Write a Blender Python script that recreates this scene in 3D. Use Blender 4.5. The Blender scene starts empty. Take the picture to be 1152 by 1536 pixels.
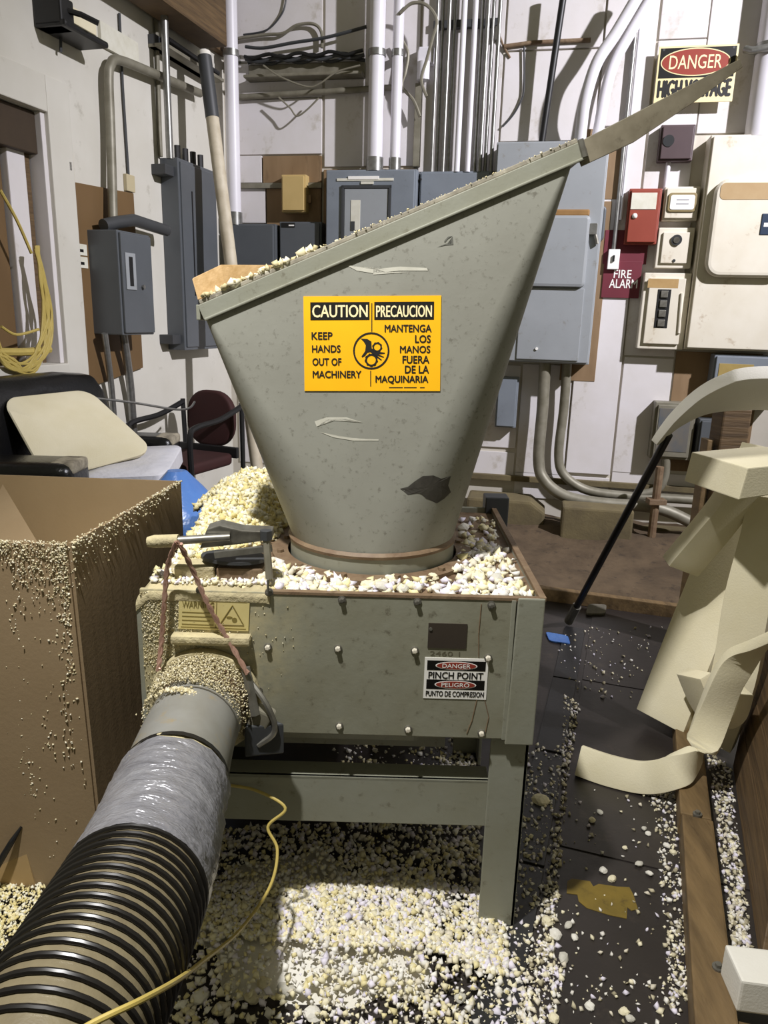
import bpy, bmesh, math, random
import numpy as np
from mathutils import Vector, Matrix, noise
from mathutils.bvhtree import BVHTree

random.seed(7); rng = np.random.default_rng(7)
scene = bpy.context.scene
col = scene.collection

# ------------------------------------------------------------------ camera
FPX, PITCH, ROLL = 1110.0, math.radians(14.7), 0.028
CAM = Vector((0, 0, 1.55))
FWD = Vector((0, math.cos(PITCH), -math.sin(PITCH)))
_r, _u = Vector((1, 0, 0)), Vector((0, math.sin(PITCH), math.cos(PITCH)))
RGT = _r*math.cos(ROLL) + _u*math.sin(ROLL)
UPV = _u*math.cos(ROLL) - _r*math.sin(ROLL)
cd = bpy.data.cameras.new('camera'); cam = bpy.data.objects.new('camera', cd); col.objects.link(cam)
cd.sensor_fit = 'VERTICAL'; cd.sensor_height = 36; cd.sensor_width = 27; cd.lens = 36*FPX/1536
cd.clip_start = 0.02
cam.matrix_world = Matrix(((RGT.x, UPV.x, -FWD.x, CAM.x), (RGT.y, UPV.y, -FWD.y, CAM.y), (RGT.z, UPV.z, -FWD.z, CAM.z), (0, 0, 0, 1)))
scene.camera = cam

# ------------------------------------------------------------------ light
w = bpy.data.worlds.new('world'); scene.world = w; w.use_nodes = True
w.node_tree.nodes['Background'].inputs[0].default_value = (0.80, 0.76, 0.52, 1)
w.node_tree.nodes['Background'].inputs[1].default_value = 0.21
def area(name, loc, target, size, watts, colour):
    d = bpy.data.lights.new(name, 'AREA'); d.shape = 'DISK'; d.size = size; d.energy = watts; d.color = colour
    o = bpy.data.objects.new(name, d); col.objects.link(o); o.location = loc
    o.rotation_euler = (Vector(target)-Vector(loc)).to_track_quat('-Z', 'Y').to_euler()
    return o
def spot(name, loc, target, radius, watts, colour, angle, blend):
    d = bpy.data.lights.new(name, 'SPOT'); d.shadow_soft_size = radius; d.energy = watts; d.color = colour
    d.spot_size = math.radians(angle); d.spot_blend = blend
    o = bpy.data.objects.new(name, d); col.objects.link(o); o.location = loc
    o.rotation_euler = (Vector(target)-Vector(loc)).to_track_quat('-Z', 'Y').to_euler()
spot('bay_lamp_right_offscreen', (4.5, 1.3, 5.1), (0.7, 5.0, 1.9), 0.08, 2700, (0.95, 0.93, 1.0), 66, 1.0)
spot('bay_lamp_overhead_offscreen', (-0.7, 0.7, 3.8), (0.05, 1.5, 0.5), 0.06, 600, (1.0, 0.98, 0.96), 72, .8)
vs = scene.view_settings
vs.view_transform = 'Standard'; vs.look = 'None'; vs.gamma = 1; vs.exposure = 0.0; vs.use_curve_mapping = False

# ------------------------------------------------------------------ geometry of the place
def ray(x, y): return FWD + RGT*((x-576)/FPX) - UPV*((y-768)/FPX)
def atY(x, y, Y):
    d = ray(x, y); return CAM + d*(Y/d.y)
def atZ(x, y, z=0.0):
    d = ray(x, y); return CAM + d*((z-CAM.z)/d.z)
def proj(p):
    q = Vector(p)-CAM; d = q.dot(FWD); return 576+FPX*q.dot(RGT)/d, 768-FPX*q.dot(UPV)/d
class Frame:
    def __init__(s, o, a, b, c): s.o, s.a, s.b, s.c = Vector(o), Vector(a).normalized(), Vector(b).normalized(), Vector(c).normalized()
    def __call__(s, a, b, c=0): return s.o + s.a*a + s.b*b + s.c*c
    def hit(s, x, y, c=0):
        d = ray(x, y); o = s.o + s.c*c
        p = CAM + d*((o-CAM).dot(s.c)/d.dot(s.c)); q = p-s.o
        return q.dot(s.a), q.dot(s.b)
    def pt(s, x, y, c=0):
        a, b = s.hit(x, y, c); return s(a, b, c)
WORLD = Frame((0, 0, 0), (1, 0, 0), (0, 1, 0), (0, 0, 1))
BY = math.radians(11); b0 = atY(900, 600, 5.4); b0.z = 0
BW = Frame(b0, (math.cos(BY), -math.sin(BY), 0), (0, 0, 1), (-math.sin(BY), -math.cos(BY), 0))     # back wall: u, z, out
LY = math.radians(16); c0 = BW.pt(345, 500); c0.z = 0
LW = Frame(c0, (math.sin(LY), math.cos(LY), 0), (0, 0, 1), (math.cos(LY), -math.sin(LY), 0))       # left wall: s, z, out
YF = 1.6
FM = Frame((0, YF, 0), (1, 0, 0), (0, 0, 1), (0, -1, 0))                                           # machine front
TY = math.radians(18)
def S(h):
    h = h.lstrip('#'); v = [int(h[i:i+2], 16)/255 for i in (0, 2, 4)]
    return tuple(c/12.92 if c <= .04045 else ((c+.055)/1.055)**2.4 for c in v)

# ------------------------------------------------------------------ materials
MATS = {}
def mat(name, c, c2=None, rough=.55, metal=0.0, scale=8, amt=.5, dirt=None, dirt_amt=.35, dirt_scale=14, bump=0.0, bscale=60, stretch=(1, 1, 1), spec=.5, attr=None, dirt_pos=None, coat=0):
    """procedural: base colour c mottled with c2, patches of dirt colour, fine relief"""
    if name in MATS: return MATS[name]
    m = bpy.data.materials.new(name); m.use_nodes = True; nt = m.node_tree; N = nt.nodes; L = nt.links
    b = N['Principled BSDF']; b.inputs['Roughness'].default_value = rough; b.inputs['Metallic'].default_value = metal
    b.inputs['Specular IOR Level'].default_value = spec
    if coat: b.inputs['Coat Weight'].default_value = coat
    tc = N.new('ShaderNodeTexCoord'); mp = N.new('ShaderNodeMapping'); mp.inputs['Scale'].default_value = stretch
    L.new(tc.outputs['Object'], mp.inputs['Vector'])
    def nz(sc, det=4, ro=.6):
        n = N.new('ShaderNodeTexNoise'); n.inputs['Scale'].default_value = sc; n.inputs['Detail'].default_value = det; n.inputs['Roughness'].default_value = ro
        L.new(mp.outputs[0], n.inputs['Vector']); return n.outputs['Fac']
    def ramp(src, a, e):
        r = N.new('ShaderNodeMapRange'); r.inputs['From Min'].default_value = a; r.inputs['From Max'].default_value = e
        L.new(src, r.inputs['Value']); return r.outputs[0]
    def mix(f, a, bb):
        x = N.new('ShaderNodeMix'); x.data_type = 'RGBA'
        if isinstance(f, float): x.inputs['Factor'].default_value = f
        else: L.new(f, x.inputs['Factor'])
        for s, v in (('A', a), ('B', bb)):
            i = [q for q in x.inputs if q.name == s and q.type == 'RGBA'][0]
            if isinstance(v, tuple): i.default_value = (*v, 1)
            else: L.new(v, i)
        return [q for q in x.outputs if q.type == 'RGBA'][0]
    def mul(a, k):
        x = N.new('ShaderNodeMath'); x.operation = 'MULTIPLY'; L.new(a, x.inputs[0])
        if isinstance(k, (int, float)): x.inputs[1].default_value = k
        else: L.new(k, x.inputs[1])
        return x.outputs[0]
    cur = c
    if attr:
        a = N.new('ShaderNodeAttribute'); a.attribute_name = attr; cur = a.outputs['Color']
    if c2: cur = mix(mul(ramp(nz(scale), .35, .68), amt*1.0), cur, c2)
    if dirt:
        f = mul(ramp(nz(dirt_scale, 6, .7), .60 - .12*dirt_amt, .72 - .1*dirt_amt), min(1, .55+dirt_amt*.5))
        cur = mix(f, cur, dirt)
    if dirt_pos:                                   # a stain with a place of its own: (centre, radius, colour, strength)
        for (ce, rad, dc, st) in dirt_pos:
            vm = N.new('ShaderNodeVectorMath'); vm.operation = 'DISTANCE'; vm.inputs[1].default_value = ce
            L.new(tc.outputs['Object'], vm.inputs[0])
            r = ramp(vm.outputs['Value'], rad, rad*.35)
            f = mul(mul(r, ramp(nz(22, 5, .7), .30, .62)), st)
            cur = mix(f, cur, dc)
    if isinstance(cur, tuple): b.inputs['Base Color'].default_value = (*cur, 1)
    else: L.new(cur, b.inputs['Base Color'])
    if bump:
        bp = N.new('ShaderNodeBump'); bp.inputs['Strength'].default_value = bump; bp.inputs['Distance'].default_value = .01
        L.new(nz(bscale, 3), bp.inputs['Height']); L.new(bp.outputs[0], b.inputs['Normal'])
    MATS[name] = m; return m

# ------------------------------------------------------------------ mesh helpers
WL = {}
class MB:
    def __init__(s, fr=WORLD): s.v, s.f, s.fr = [], [], fr
    def add(s, vs_, fs_, local=True):
        n = len(s.v); s.v += [s.fr(*p) if local else Vector(p) for p in vs_]; s.f += [tuple(i+n for i in f) for f in fs_]; return s
    def box(s, a0, b0_, c0_, a1, b1, c1):
        return s.add([(a0, b0_, c0_), (a1, b0_, c0_), (a1, b1, c0_), (a0, b1, c0_), (a0, b0_, c1), (a1, b0_, c1), (a1, b1, c1), (a0, b1, c1)],
                     [(0, 3, 2, 1), (4, 5, 6, 7), (0, 1, 5, 4), (1, 2, 6, 5), (2, 3, 7, 6), (3, 0, 4, 7)])
    def prism(s, poly, h0, h1):
        n = len(poly)
        return s.add([(x, y, h0) for x, y in poly]+[(x, y, h1) for x, y in poly],
                     [tuple(range(n))[::-1], tuple(range(n, 2*n))]+[(i, (i+1) % n, n+(i+1) % n, n+i) for i in range(n)])
    def loft(s, rings, caps=True, closed=True):
        k = len(rings[0]); vs_ = [p for r in rings for p in r]; fs_ = []
        for i in range(len(rings)-1):
            for j in range(k if closed else k-1):
                fs_.append((i*k+j, i*k+(j+1) % k, (i+1)*k+(j+1) % k, (i+1)*k+j))
        if caps: fs_ += [tuple(range(k))[::-1], tuple(range((len(rings)-1)*k, len(rings)*k))]
        return s.add(vs_, fs_, False)
    def tube(s, pts, r, seg=10, caps=True):
        pts = [Vector(p) for p in pts]; n = len(pts); rs = r if isinstance(r, (list, tuple)) else [r]*n; rings = []; ref = None
        for i, p in enumerate(pts):
            t = (pts[min(i+1, n-1)]-pts[max(i-1, 0)]).normalized()
            if ref is None:
                ref = t.orthogonal().normalized()
            ref = (ref - t*ref.dot(t)).normalized(); q = t.cross(ref)
            rings.append([p+(ref*math.cos(2*math.pi*k/seg)+q*math.sin(2*math.pi*k/seg))*rs[i] for k in range(seg)])
        return s.loft(rings, caps)
    def ribbon(s, pts, wdir, wid, thk):
        """rectangle swept along pts; wdir = width direction (one or per point)"""
        pts = [Vector(p) for p in pts]; n = len(pts); rings = []
        for i, p in enumerate(pts):
            t = (pts[min(i+1, n-1)]-pts[max(i-1, 0)]).normalized()
            wd = Vector(wdir[i] if isinstance(wdir, list) else wdir); wd = (wd-t*wd.dot(t)).normalized(); nn = t.cross(wd)
            a = (wid[i] if isinstance(wid, list) else wid)/2; b = (thk[i] if isinstance(thk, list) else thk)/2
            rings.append([p+wd*a+nn*b, p-wd*a+nn*b, p-wd*a-nn*b, p+wd*a-nn*b])
        return s.loft(rings)
    def ball(s, c, r, seg=10, sq=1.0):
        c = Vector(c); r = Vector(r) if not isinstance(r, (int, float)) else Vector((r, r, r)); rings = []
        def pw(v): return math.copysign(abs(v)**sq, v)
        for i in range(1, seg):
            th = math.pi*i/seg
            rings.append([c+Vector((r.x*pw(math.sin(th))*pw(math.cos(ph)), r.y*pw(math.sin(th))*pw(math.sin(ph)), -r.z*pw(math.cos(th)))) for ph in [2*math.pi*j/(2*seg) for j in range(2*seg)]])
        return s.loft(rings)
    def build(s, name, m, parent=None, bevel=0, bseg=2, smooth=False, loc=None):
        vv = np.array([tuple(p) for p in s.v])
        lo, hi = vv.min(0), vv.max(0)
        if loc is None: loc = ((lo[0]+hi[0])/2, (lo[1]+hi[1])/2, lo[2] if parent is None else (lo[2]+hi[2])/2)
        me = bpy.data.meshes.new(name); me.from_pydata((vv-np.array(loc)).tolist(), [], s.f); me.validate()
        bm = bmesh.new(); bm.from_mesh(me)
        bmesh.ops.recalc_face_normals(bm, faces=bm.faces)
        if bevel:
            ed = [e for e in bm.edges if len(e.link_faces) == 2 and e.calc_face_angle(0) > .5]
            bmesh.ops.bevel(bm, geom=ed, offset=bevel, segments=bseg, profile=.6, affect='EDGES', clamp_overlap=True)
        if smooth:
            for f in bm.faces: f.smooth = True
            for e in bm.edges:
                if len(e.link_faces) == 2 and e.calc_face_angle(0) > .7: e.smooth = False
        bm.to_mesh(me); bm.free()
        me.materials.append(m)
        return link(name, me, loc, parent)
def link(name, data, loc, parent=None):
    o = bpy.data.objects.new(name, data); col.objects.link(o); WL[o] = Vector(loc)
    if parent is not None: o.parent = parent; o.location = Vector(loc)-WL[parent]
    else: o.location = loc
    return o
def tag(o, label, cat, group=None, kind=None):
    o['label'] = label; o['category'] = cat
    if group: o['group'] = group
    if kind: o['kind'] = kind
    return o
def thing(name, loc, label, cat, group=None):
    o = link(name, None, loc); o.empty_display_size = .05; return tag(o, label, cat, group)
def struct(o): o['kind'] = 'structure'; return o
def rrect(a0, b0_, a1, b1, r, n=5):
    P = []
    for (cx, cy, st) in ((a1-r, b0_+r, -90), (a1-r, b1-r, 0), (a0+r, b1-r, 90), (a0+r, b0_+r, 180)):
        for k in range(n+1):
            t = math.radians(st+90*k/n); P.append((cx+r*math.cos(t), cy+r*math.sin(t)))
    return P
def oval(cx, cy, rx, ry, n=28): return [(cx+rx*math.cos(2*math.pi*k/n), cy+ry*math.sin(2*math.pi*k/n)) for k in range(n)]
def smooth_path(pts, k=6):
    pts = [Vector(p) for p in pts]; out = []
    for i in range(len(pts)-1):
        p0, p1, p2, p3 = pts[max(i-1, 0)], pts[i], pts[i+1], pts[min(i+2, len(pts)-1)]
        for j in range(k):
            t = j/k; out.append(.5*((2*p1)+(p2-p0)*t+(2*p0-5*p1+4*p2-p3)*t*t+(3*p1-p0-3*p2+p3)*t**3))
    return out+[pts[-1]]
def lettering(txt, fr, a0, b0_, a1, b1, m, parent, c=.001, name='lettering', bold=.012):
    cu = bpy.data.curves.new('t', 'FONT'); cu.body = txt; cu.resolution_u = 3
    ob = bpy.data.objects.new('t', cu)
    me = bpy.data.meshes.new_from_object(ob)
    bpy.data.objects.remove(ob); bpy.data.curves.remove(cu)
    vv = np.array([tuple(v.co) for v in me.vertices]); lo, hi = vv.min(0), vv.max(0)
    ctr = fr((a0+a1)/2, (b0_+b1)/2, c)
    for v in me.vertices:
        a = a0+(v.co.x-lo[0])/(hi[0]-lo[0])*(a1-a0); b = b0_+(v.co.y-lo[1])/(hi[1]-lo[1])*(b1-b0_)
        v.co = fr(a, b, c)-ctr
    if bold:                                     # heavier strokes: the same outline shifted a little each way
        bm = bmesh.new(); bm.from_mesh(me); src = list(bm.verts)+list(bm.edges)+list(bm.faces); sh = bold*(b1-b0_)*1.1
        for kc, (da, db) in enumerate(((1, 0), (-1, 0), (0, 1), (0, -1))):
            r_ = bmesh.ops.duplicate(bm, geom=src); off = (fr(da*sh, db*sh*.7, .00012*(kc+1))-fr(0, 0, 0))
            for g_ in r_['geom']:
                if isinstance(g_, bmesh.types.BMVert): g_.co += off
        bm.to_mesh(me); bm.free()
    me.materials.clear(); me.materials.append(m); me.name = name
    return link(name, me, ctr, parent)
def copy_tree(o, loc=None, parent=None):
    c = o.copy(); col.objects.link(c); c.parent = parent; WL[c] = Vector(loc) if loc is not None else WL[o]
    if loc is not None: c.location = loc
    for ch in list(o.children): copy_tree(ch, None, c)
    return c
def bits(name, pts, size, m, colours, parent=None, kind='stuff', flat=1.0):
    """many small irregular chips as one mesh: jittered octahedra with a colour each"""
    pts = np.asarray(pts, float); n = len(pts); sz = np.asarray(size, float)
    if sz.ndim == 0: sz = np.full(n, float(sz))
    base = np.array([(1, 0, 0), (-1, 0, 0), (0, 1, 0), (0, -1, 0), (0, 0, 1), (0, 0, -1)], float)
    q = rng.normal(size=(n, 3, 3)); Q, _ = np.linalg.qr(q)
    b = base[None]*rng.uniform(.45, 1.25, (n, 6, 1)) + rng.normal(size=(n, 6, 3))*.16
    vts = np.einsum('nij,nkj->nki', Q, b)*sz[:, None, None]*.5
    vts[:, :, 2] *= flat
    vts += pts[:, None, :]
    tri = np.array([(0, 2, 4), (2, 1, 4), (1, 3, 4), (3, 0, 4), (2, 0, 5), (1, 2, 5), (3, 1, 5), (0, 3, 5)])
    fc = (tri[None]+(np.arange(n)*6)[:, None, None]).reshape(-1, 3)
    allv = vts.reshape(-1, 3); lo, hi = allv.min(0), allv.max(0)
    loc = Vector(((lo[0]+hi[0])/2, (lo[1]+hi[1])/2, lo[2]))
    me = bpy.data.meshes.new(name)
    me.vertices.add(len(allv)); me.vertices.foreach_set('co', (allv-np.array(loc)).ravel())
    me.loops.add(fc.size); me.loops.foreach_set('vertex_index', fc.ravel().astype(np.int32))
    me.polygons.add(len(fc)); me.polygons.foreach_set('loop_start', np.arange(0, fc.size, 3, dtype=np.int32))
    me.update(); me.validate()
    cl = np.asarray(colours, float); pick = cl[rng.integers(0, len(cl), n)]*rng.uniform(.88, 1.06, (n, 1))
    at = me.color_attributes.new('tint', 'FLOAT_COLOR', 'POINT')
    cc = np.ones((n, 6, 4)); cc[:, :, :3] = np.clip(pick, 0, 1)[:, None, :]
    at.data.foreach_set('color', cc.ravel())
    me.materials.append(m)
    o = link(name, me, loc, parent)
    if kind: o['kind'] = kind
    return o
def inpoly(x, y, P):
    c = False; j = len(P)-1
    for i in range(len(P)):
        if (P[i][1] > y) != (P[j][1] > y) and x < (P[j][0]-P[i][0])*(y-P[i][1])/(P[j][1]-P[i][1])+P[i][0]: c = not c
        j = i
    return c

# palette
M_white = mat('white_paint', S('#d9d5d6'), S('#c9c4bd'), .6, scale=3, amt=.5, dirt=S('#a39a86'), dirt_amt=.0, dirt_scale=5, bump=.05, bscale=20)
M_wbase = mat('wall_boarding', S('#c9c3b6'), S('#b5ae9e'), .8, scale=4)
M_lwall = mat('left_wall_paint', S('#cfccc2'), S('#bfbbae'), .65, scale=2, amt=.6, dirt=S('#969080'), dirt_amt=.0, dirt_scale=6)
M_cream = mat('cream_enamel', S('#dcd6c6'), S('#cdc4ae'), .45, scale=5, amt=.5, dirt=S('#8a6a36'), dirt_amt=.05, dirt_scale=7)
M_pvc = mat('white_pipe_paint', S('#dcdae0'), S('#cfccd0'), .4, scale=6, amt=.4)
M_dkgrey = mat('slate_enamel', S('#575b5f'), S('#4d5154'), .4, scale=5, amt=.5)
M_dk2 = mat('slate_enamel_dark', S('#3e4042'), S('#363738'), .5, scale=5)
M_blgrey = mat('bluegrey_enamel', S('#7d848c'), S('#6f757c'), .4, scale=4, amt=.6, dirt=S('#565a5c'), dirt_amt=.05)
M_ltgrey = mat('pale_grey_enamel', S('#999da0'), S('#8c9092'), .4, scale=3, amt=.6, dirt=S('#77705f'), dirt_amt=.05)
M_galv = mat('galvanised_steel', S('#9b9b98'), S('#77766f'), .35, .75, scale=30, amt=.6)
M_steel = mat('dull_steel', S('#8a8880'), S('#5e5a50'), .4, .6, scale=25, amt=.7)
M_oldsteel = mat('grimy_conduit', S('#8d897a'), S('#6d6857'), .5, .25, scale=9, amt=.8)
M_black = mat('black_plastic', S('#141415'), S('#1d1d1e'), .45)
M_leather = mat('black_leather', S('#0d0d0e'), S('#151517'), .28, bump=.2, bscale=60)
M_rubber = mat('black_rubber', S('#171514'), S('#221f1c'), .3)
M_ply = mat('brown_hardboard', S('#6e5534'), S('#5e482b'), .6, scale=3, amt=.7, stretch=(1, 1, .4))
M_plywood = mat('stained_plywood', S('#907758'), S('#71593c'), .7, scale=4, amt=.9, stretch=(1, 1, .25), dirt=S('#4a3620'), dirt_amt=.2, dirt_scale=6)
M_wood = mat('old_timber', S('#6b5538'), S('#463623'), .65, scale=14, amt=.9, stretch=(.25, .25, 4), bump=.3, bscale=30)
M_timber = mat('floor_timber', S('#7d6644'), S('#54432b'), .6, scale=10, amt=.9, stretch=(2, .4, 2), bump=.2, bscale=30, dirt=S('#3c2c1b'), dirt_amt=.2)
M_pine = mat('raw_pine', S('#c4a374'), S('#a5834f'), .6, scale=18, amt=.8, stretch=(3, .5, 3), bump=.1)
M_red = mat('red_enamel', S('#8f4030'), S('#803626'), .45, scale=4)
M_maroon = mat('maroon_paint', S('#6c2230'), S('#591a26'), .55, scale=4)
M_plum = mat('plum_brown_enamel', S('#4b3a3c'), S('#403132'), .5)
M_paper = mat('paper', S('#d8d6c8'), S('#c2bea8'), .8, scale=20)
M_sgnw = mat('sign_white', S('#f0eee8'), rough=.4)
M_sgnc = mat('sign_cream', S('#e6d8a8'), S('#d9c78f'), .5, scale=8)
M_sgnb = mat('sign_black', S('#0c0b09'), rough=.4)
M_sgnr = mat('sign_red', S('#8f392c'), rough=.4)
M_yel = mat('sign_yellow', S('#f2b70e'), S('#eaa908'), .4, scale=6, amt=.5)
M_ink = mat('black_print', S('#0c0a07'), rough=.5)
M_bone = mat('pale_print', S('#f6e3b0'), rough=.5)
M_card = mat('brown_cardboard', S('#958062'), S('#877152'), .75, scale=3, amt=.5, bump=.06, bscale=90)
M_cardin = M_card
M_foam = mat('cream_foam', S('#e4dcbf'), S('#d8cea8'), .85, scale=4, amt=.6, bump=.12, bscale=160)
M_foamw = mat('white_foam', S('#e6e3da'), S('#dad5c6'), .85, scale=4, amt=.5, bump=.1, bscale=160)
M_chip = mat('foam_chips', (1, 1, 1), rough=.9, attr='tint')
M_mach = mat('grey_machine_paint', S('#8f9083'), S('#858472'), .5, scale=4, amt=.8, dirt=S('#5d5644'), dirt_amt=.10, dirt_scale=34, bump=.06, bscale=50)
M_panel = mat('grey_front_panel_paint', S('#8d8d7d'), S('#7f7c68'), .5, scale=5, amt=.8, dirt=S('#4e4736'), dirt_amt=.16, dirt_scale=40, bump=.06, bscale=50,
              dirt_pos=[((-.36, 0, .10), .34, S('#c2b58a'), .85)])
M_hop = mat('grey_hopper_paint', S('#8b8b81'), S('#7e7d73'), .48, scale=3, amt=.8, dirt=S('#5b584d'), dirt_amt=.3, dirt_scale=60, bump=.05, bscale=30)
M_rust = mat('rusty_brown_steel', S('#6b5540'), S('#86735a'), .6, scale=16, amt=.8, dirt=S('#43311f'), dirt_amt=.3, bump=.2, bscale=40)
M_dark = mat('black_grime', S('#14120f'), S('#1d1a15'), .7)
M_tape = mat('silver_duct_tape', S('#9d9da2'), S('#7f7f86'), .3, .35, scale=10, amt=.8, bump=.9, bscale=22, stretch=(1, 3, 1))
M_sleeve = mat('grey_sleeve', S('#9c9c98'), S('#86847a'), .35, .25, scale=6, amt=.8, dirt=S('#a8956a'), dirt_amt=.2, dirt_scale=20)
M_hose = mat('olive_hose_wall', S('#7f755b'), S('#655b48'), .4, scale=14, amt=.7, bump=.1)
M_floor = mat('dark_floor', S('#332e2b'), S('#282423'), .38, scale=2.5, amt=.9, dirt=S('#4a423a'), dirt_amt=.25, dirt_scale=8, bump=.08, bscale=30)
M_mat = mat('black_floor_mat', S('#2a2a2b'), S('#1f1f20'), .4, scale=5, amt=.8, dirt=S('#3e3c3a'), dirt_amt=.2, bump=.05)
M_dirt = mat('brown_dirt', S('#5f4f3b'), S('#463929'), .9, scale=6, amt=.9, dirt=S('#2b231b'), dirt_amt=.3, bump=.4, bscale=25)
M_conc = mat('grimy_concrete', S('#6f6446'), S('#574d38'), .9, scale=6, amt=.8, bump=.2)
M_cord = mat('yellow_cord', S('#bda95c'), S('#a38f46'), .5, scale=30)
M_blue = mat('blue_plastic', S('#5580c4'), S('#4468ac'), .3, scale=5, bump=.5, bscale=14)
M_sheet = mat('white_plastic_wrap', S('#e4e4ea'), S('#cfd0da'), .3, scale=9, bump=.5, bscale=16)
M_chair = mat('dark_maroon_fabric', S('#35120f'), S('#2b0e0c'), .8)
M_copper = mat('copper_braid', S('#ad8b7b'), S('#8f6a58'), .45, .3, scale=60, amt=.7)
M_yp = mat('yellow_floor_paint', S('#7f6a28'), S('#665620'), .6, scale=12, amt=.8, dirt=S('#4a3a1c'), dirt_amt=.25, dirt_scale=25)
M_lamp = mat('warning_label_film', S('#d8c98c'), S('#c9b876'), .5, scale=12)
WHITE_CHIPS = [S('#f2efe6'), S('#e9e5dd'), S('#e8e2f0'), S('#f0e8c8'), S('#dcd4c0')]
YEL_CHIPS = [S('#e8dca8'), S('#efe6c0'), S('#e2d394'), S('#f0ecd8')]

# ================================================================== SETTING
fl = struct(MB().box(-4.5, -1.0, -.1, 5.5, 8.5, 0).build('floor', M_floor, loc=(0, 0, 0)))
TD = Vector((math.sin(TY), math.cos(TY), 0)); TN = Vector((math.cos(TY), -math.sin(TY), 0))
# strip of black matting beside the machine, in lengths
s0 = atZ(800, 1440); TF = Frame((s0.x, s0.y, 0), TD, -TN, (0, 0, 1))
for k in range(5):
    MB(TF).box(-.9+k*.62, .012, 0, -.9+k*.62+.605, .115, .006+.002*(k % 2)).build('floor_mat', M_mat, fl, bevel=.002)
for k in range(3):
    MB(TF).box(-.7+k*1.15, -.60, 0, -.7+k*1.15+1.14, -.012, .0035).build('floor_plate', M_floor, fl, bevel=.001)
ufar = BW.hit(1400, 500)[0]; uleft = BW.hit(345, 500)[0]
wb = struct(MB(BW).box(uleft-.3, 0, -.12, ufar+1, 3.75, 0).build('wall_back', M_wbase))
# painted sheets of the wall: (x0, y0, x1, y1, out, material)
PAN = [(352, -40, 483, 92, .018, M_white), (352, 95, 483, 148, .014, M_white), (352, 150, 483, 232, .018, M_white), (487, -40, 622, 250, .014, M_white),
       (625, -40, 742, 258, .014, M_white), (745, -40, 882, 75, .018, M_white), (745, 78, 882, 212, .018, M_white),
       (962, -40, 1030, 60, .016, M_white), (962, 62, 1030, 292, .016, M_white), (1032, -40, 1180, 200, .014, M_white), (960, 295, 1040, 535, .014, M_white),
       (885, -40, 958, 190, .026, M_white), (885, 193, 958, 360, .026, M_white), (885, 363, 958, 712, .026, M_white),
       (620, 262, 742, 545, .012, M_white), (352, 392, 483, 560, .012, M_white), (352, 563, 618, 700, .012, M_white),
       (620, 548, 740, 672, .014, M_white), (743, 548, 800, 672, .014, M_white), (803, 548, 882, 712, .014, M_white),
       (620, 675, 800, 716, .012, M_white), (962, 538, 1040, 712, .016, M_white), (1043, 530, 1180, 712, .012, M_plywood),
       (962, 715, 1180, 750, .012, M_white), (803, 715, 958, 752, .012, M_white)]
for (x0, y0, x1, y1, c, m) in PAN:
    a0 = BW.hit(x0, 300)[0]; a1 = BW.hit(x1, 300)[0]; xm = (x0+x1)/2
    MB(BW).box(a0, BW.hit(xm, y1)[1], 0, a1, BW.hit(xm, y0)[1], c).build('panel', m, wb, bevel=.003)
for (x0, y0, x1, y1) in [(352, 235, 395, 275), (397, 235, 483, 275), (352, 278, 400, 335), (402, 278, 483, 392), (487, 255, 622, 392), (862, 195, 925, 300), (862, 303, 918, 572)]:
    a0 = BW.hit(x0, 300)[0]; a1 = BW.hit(x1, 300)[0]; xm = (x0+x1)/2
    MB(BW).box(a0, BW.hit(xm, y1)[1], 0, a1, BW.hit(xm, y0)[1], .030).build('plywood_board', M_plywood if x0 > 395 else M_white, wb, bevel=.003)
# ledger rails and sill along the foot of the wall
t1 = struct(MB(BW).box(BW.hit(620, 500)[0], BW.hit(800, 722)[1], .01, ufar, BW.hit(800, 714)[1], .05).build('trim_1', M_conc, bevel=.004))
t2 = struct(MB(BW).box(BW.hit(560, 500)[0], 0, .0, ufar, .12, .10).build('baseboard_back', M_conc, bevel=.006))
t3 = struct(MB(BW).box(BW.hit(352, 500)[0], BW.hit(420, 284)[1], .03, BW.hit(484, 500)[0], BW.hit(420, 276)[1], .055).build('trim_2', M_oldsteel, bevel=.002))
# left wall with a real window opening
def Ls(x, y=350, c=0): return LW.hit(x, y, c)[0]
sw1 = Ls(78, 350); sw0 = Ls(-150, 350)
zt = LW.hit(40, 160)[1]; zb = LW.hit(40, 548)[1]
wl = MB(LW)
wl.box(sw1, 0, -.14, .1, 3.75, 0); wl.box(sw0-1.2, 0, -.14, sw0, 3.75, 0); wl.box(sw0, 0, -.14, sw1, zb, 0); wl.box(sw0, zt, -.14, sw1, 3.75, 0)
wl = struct(wl.build('wall_left', M_lwall))
win = struct(link('window_1', None, LW((sw0+sw1)/2, zb, 0)))
tw = .17
MB(LW).box(sw1, zb-.12, 0, sw1+tw, zt+tw, .035).build('casing', M_lwall, win, bevel=.006)
MB(LW).box(sw0-tw, zt, 0, sw1, zt+tw, .035).build('casing', M_lwall, win, bevel=.006)
MB(LW).box(sw0-tw, zb-.12, 0, sw1, zb, .045).build('sill', M_lwall, win, bevel=.006)
MB(LW).box(sw1-.03, zb, -.13, sw1, zt, .012).build('jamb', M_white, win, bevel=.004)
MB(LW).box(sw1-.075, zb, -.12, sw1-.04, zt-.02, -.07).build('jamb', M_wood, win)
MB(LW).box(sw1-.20, zb, -.125, sw1-.08, zt-.1, -.06).build('sash_stile', M_white, win, bevel=.006)
MB(LW).box(sw0, zt-.20, -.12, sw1-.03, zt-.005, -.02).build('blind_box', mat('dark_brown_blind', S('#3f3120'), S('#33271a'), .7), win, bevel=.006)
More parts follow.
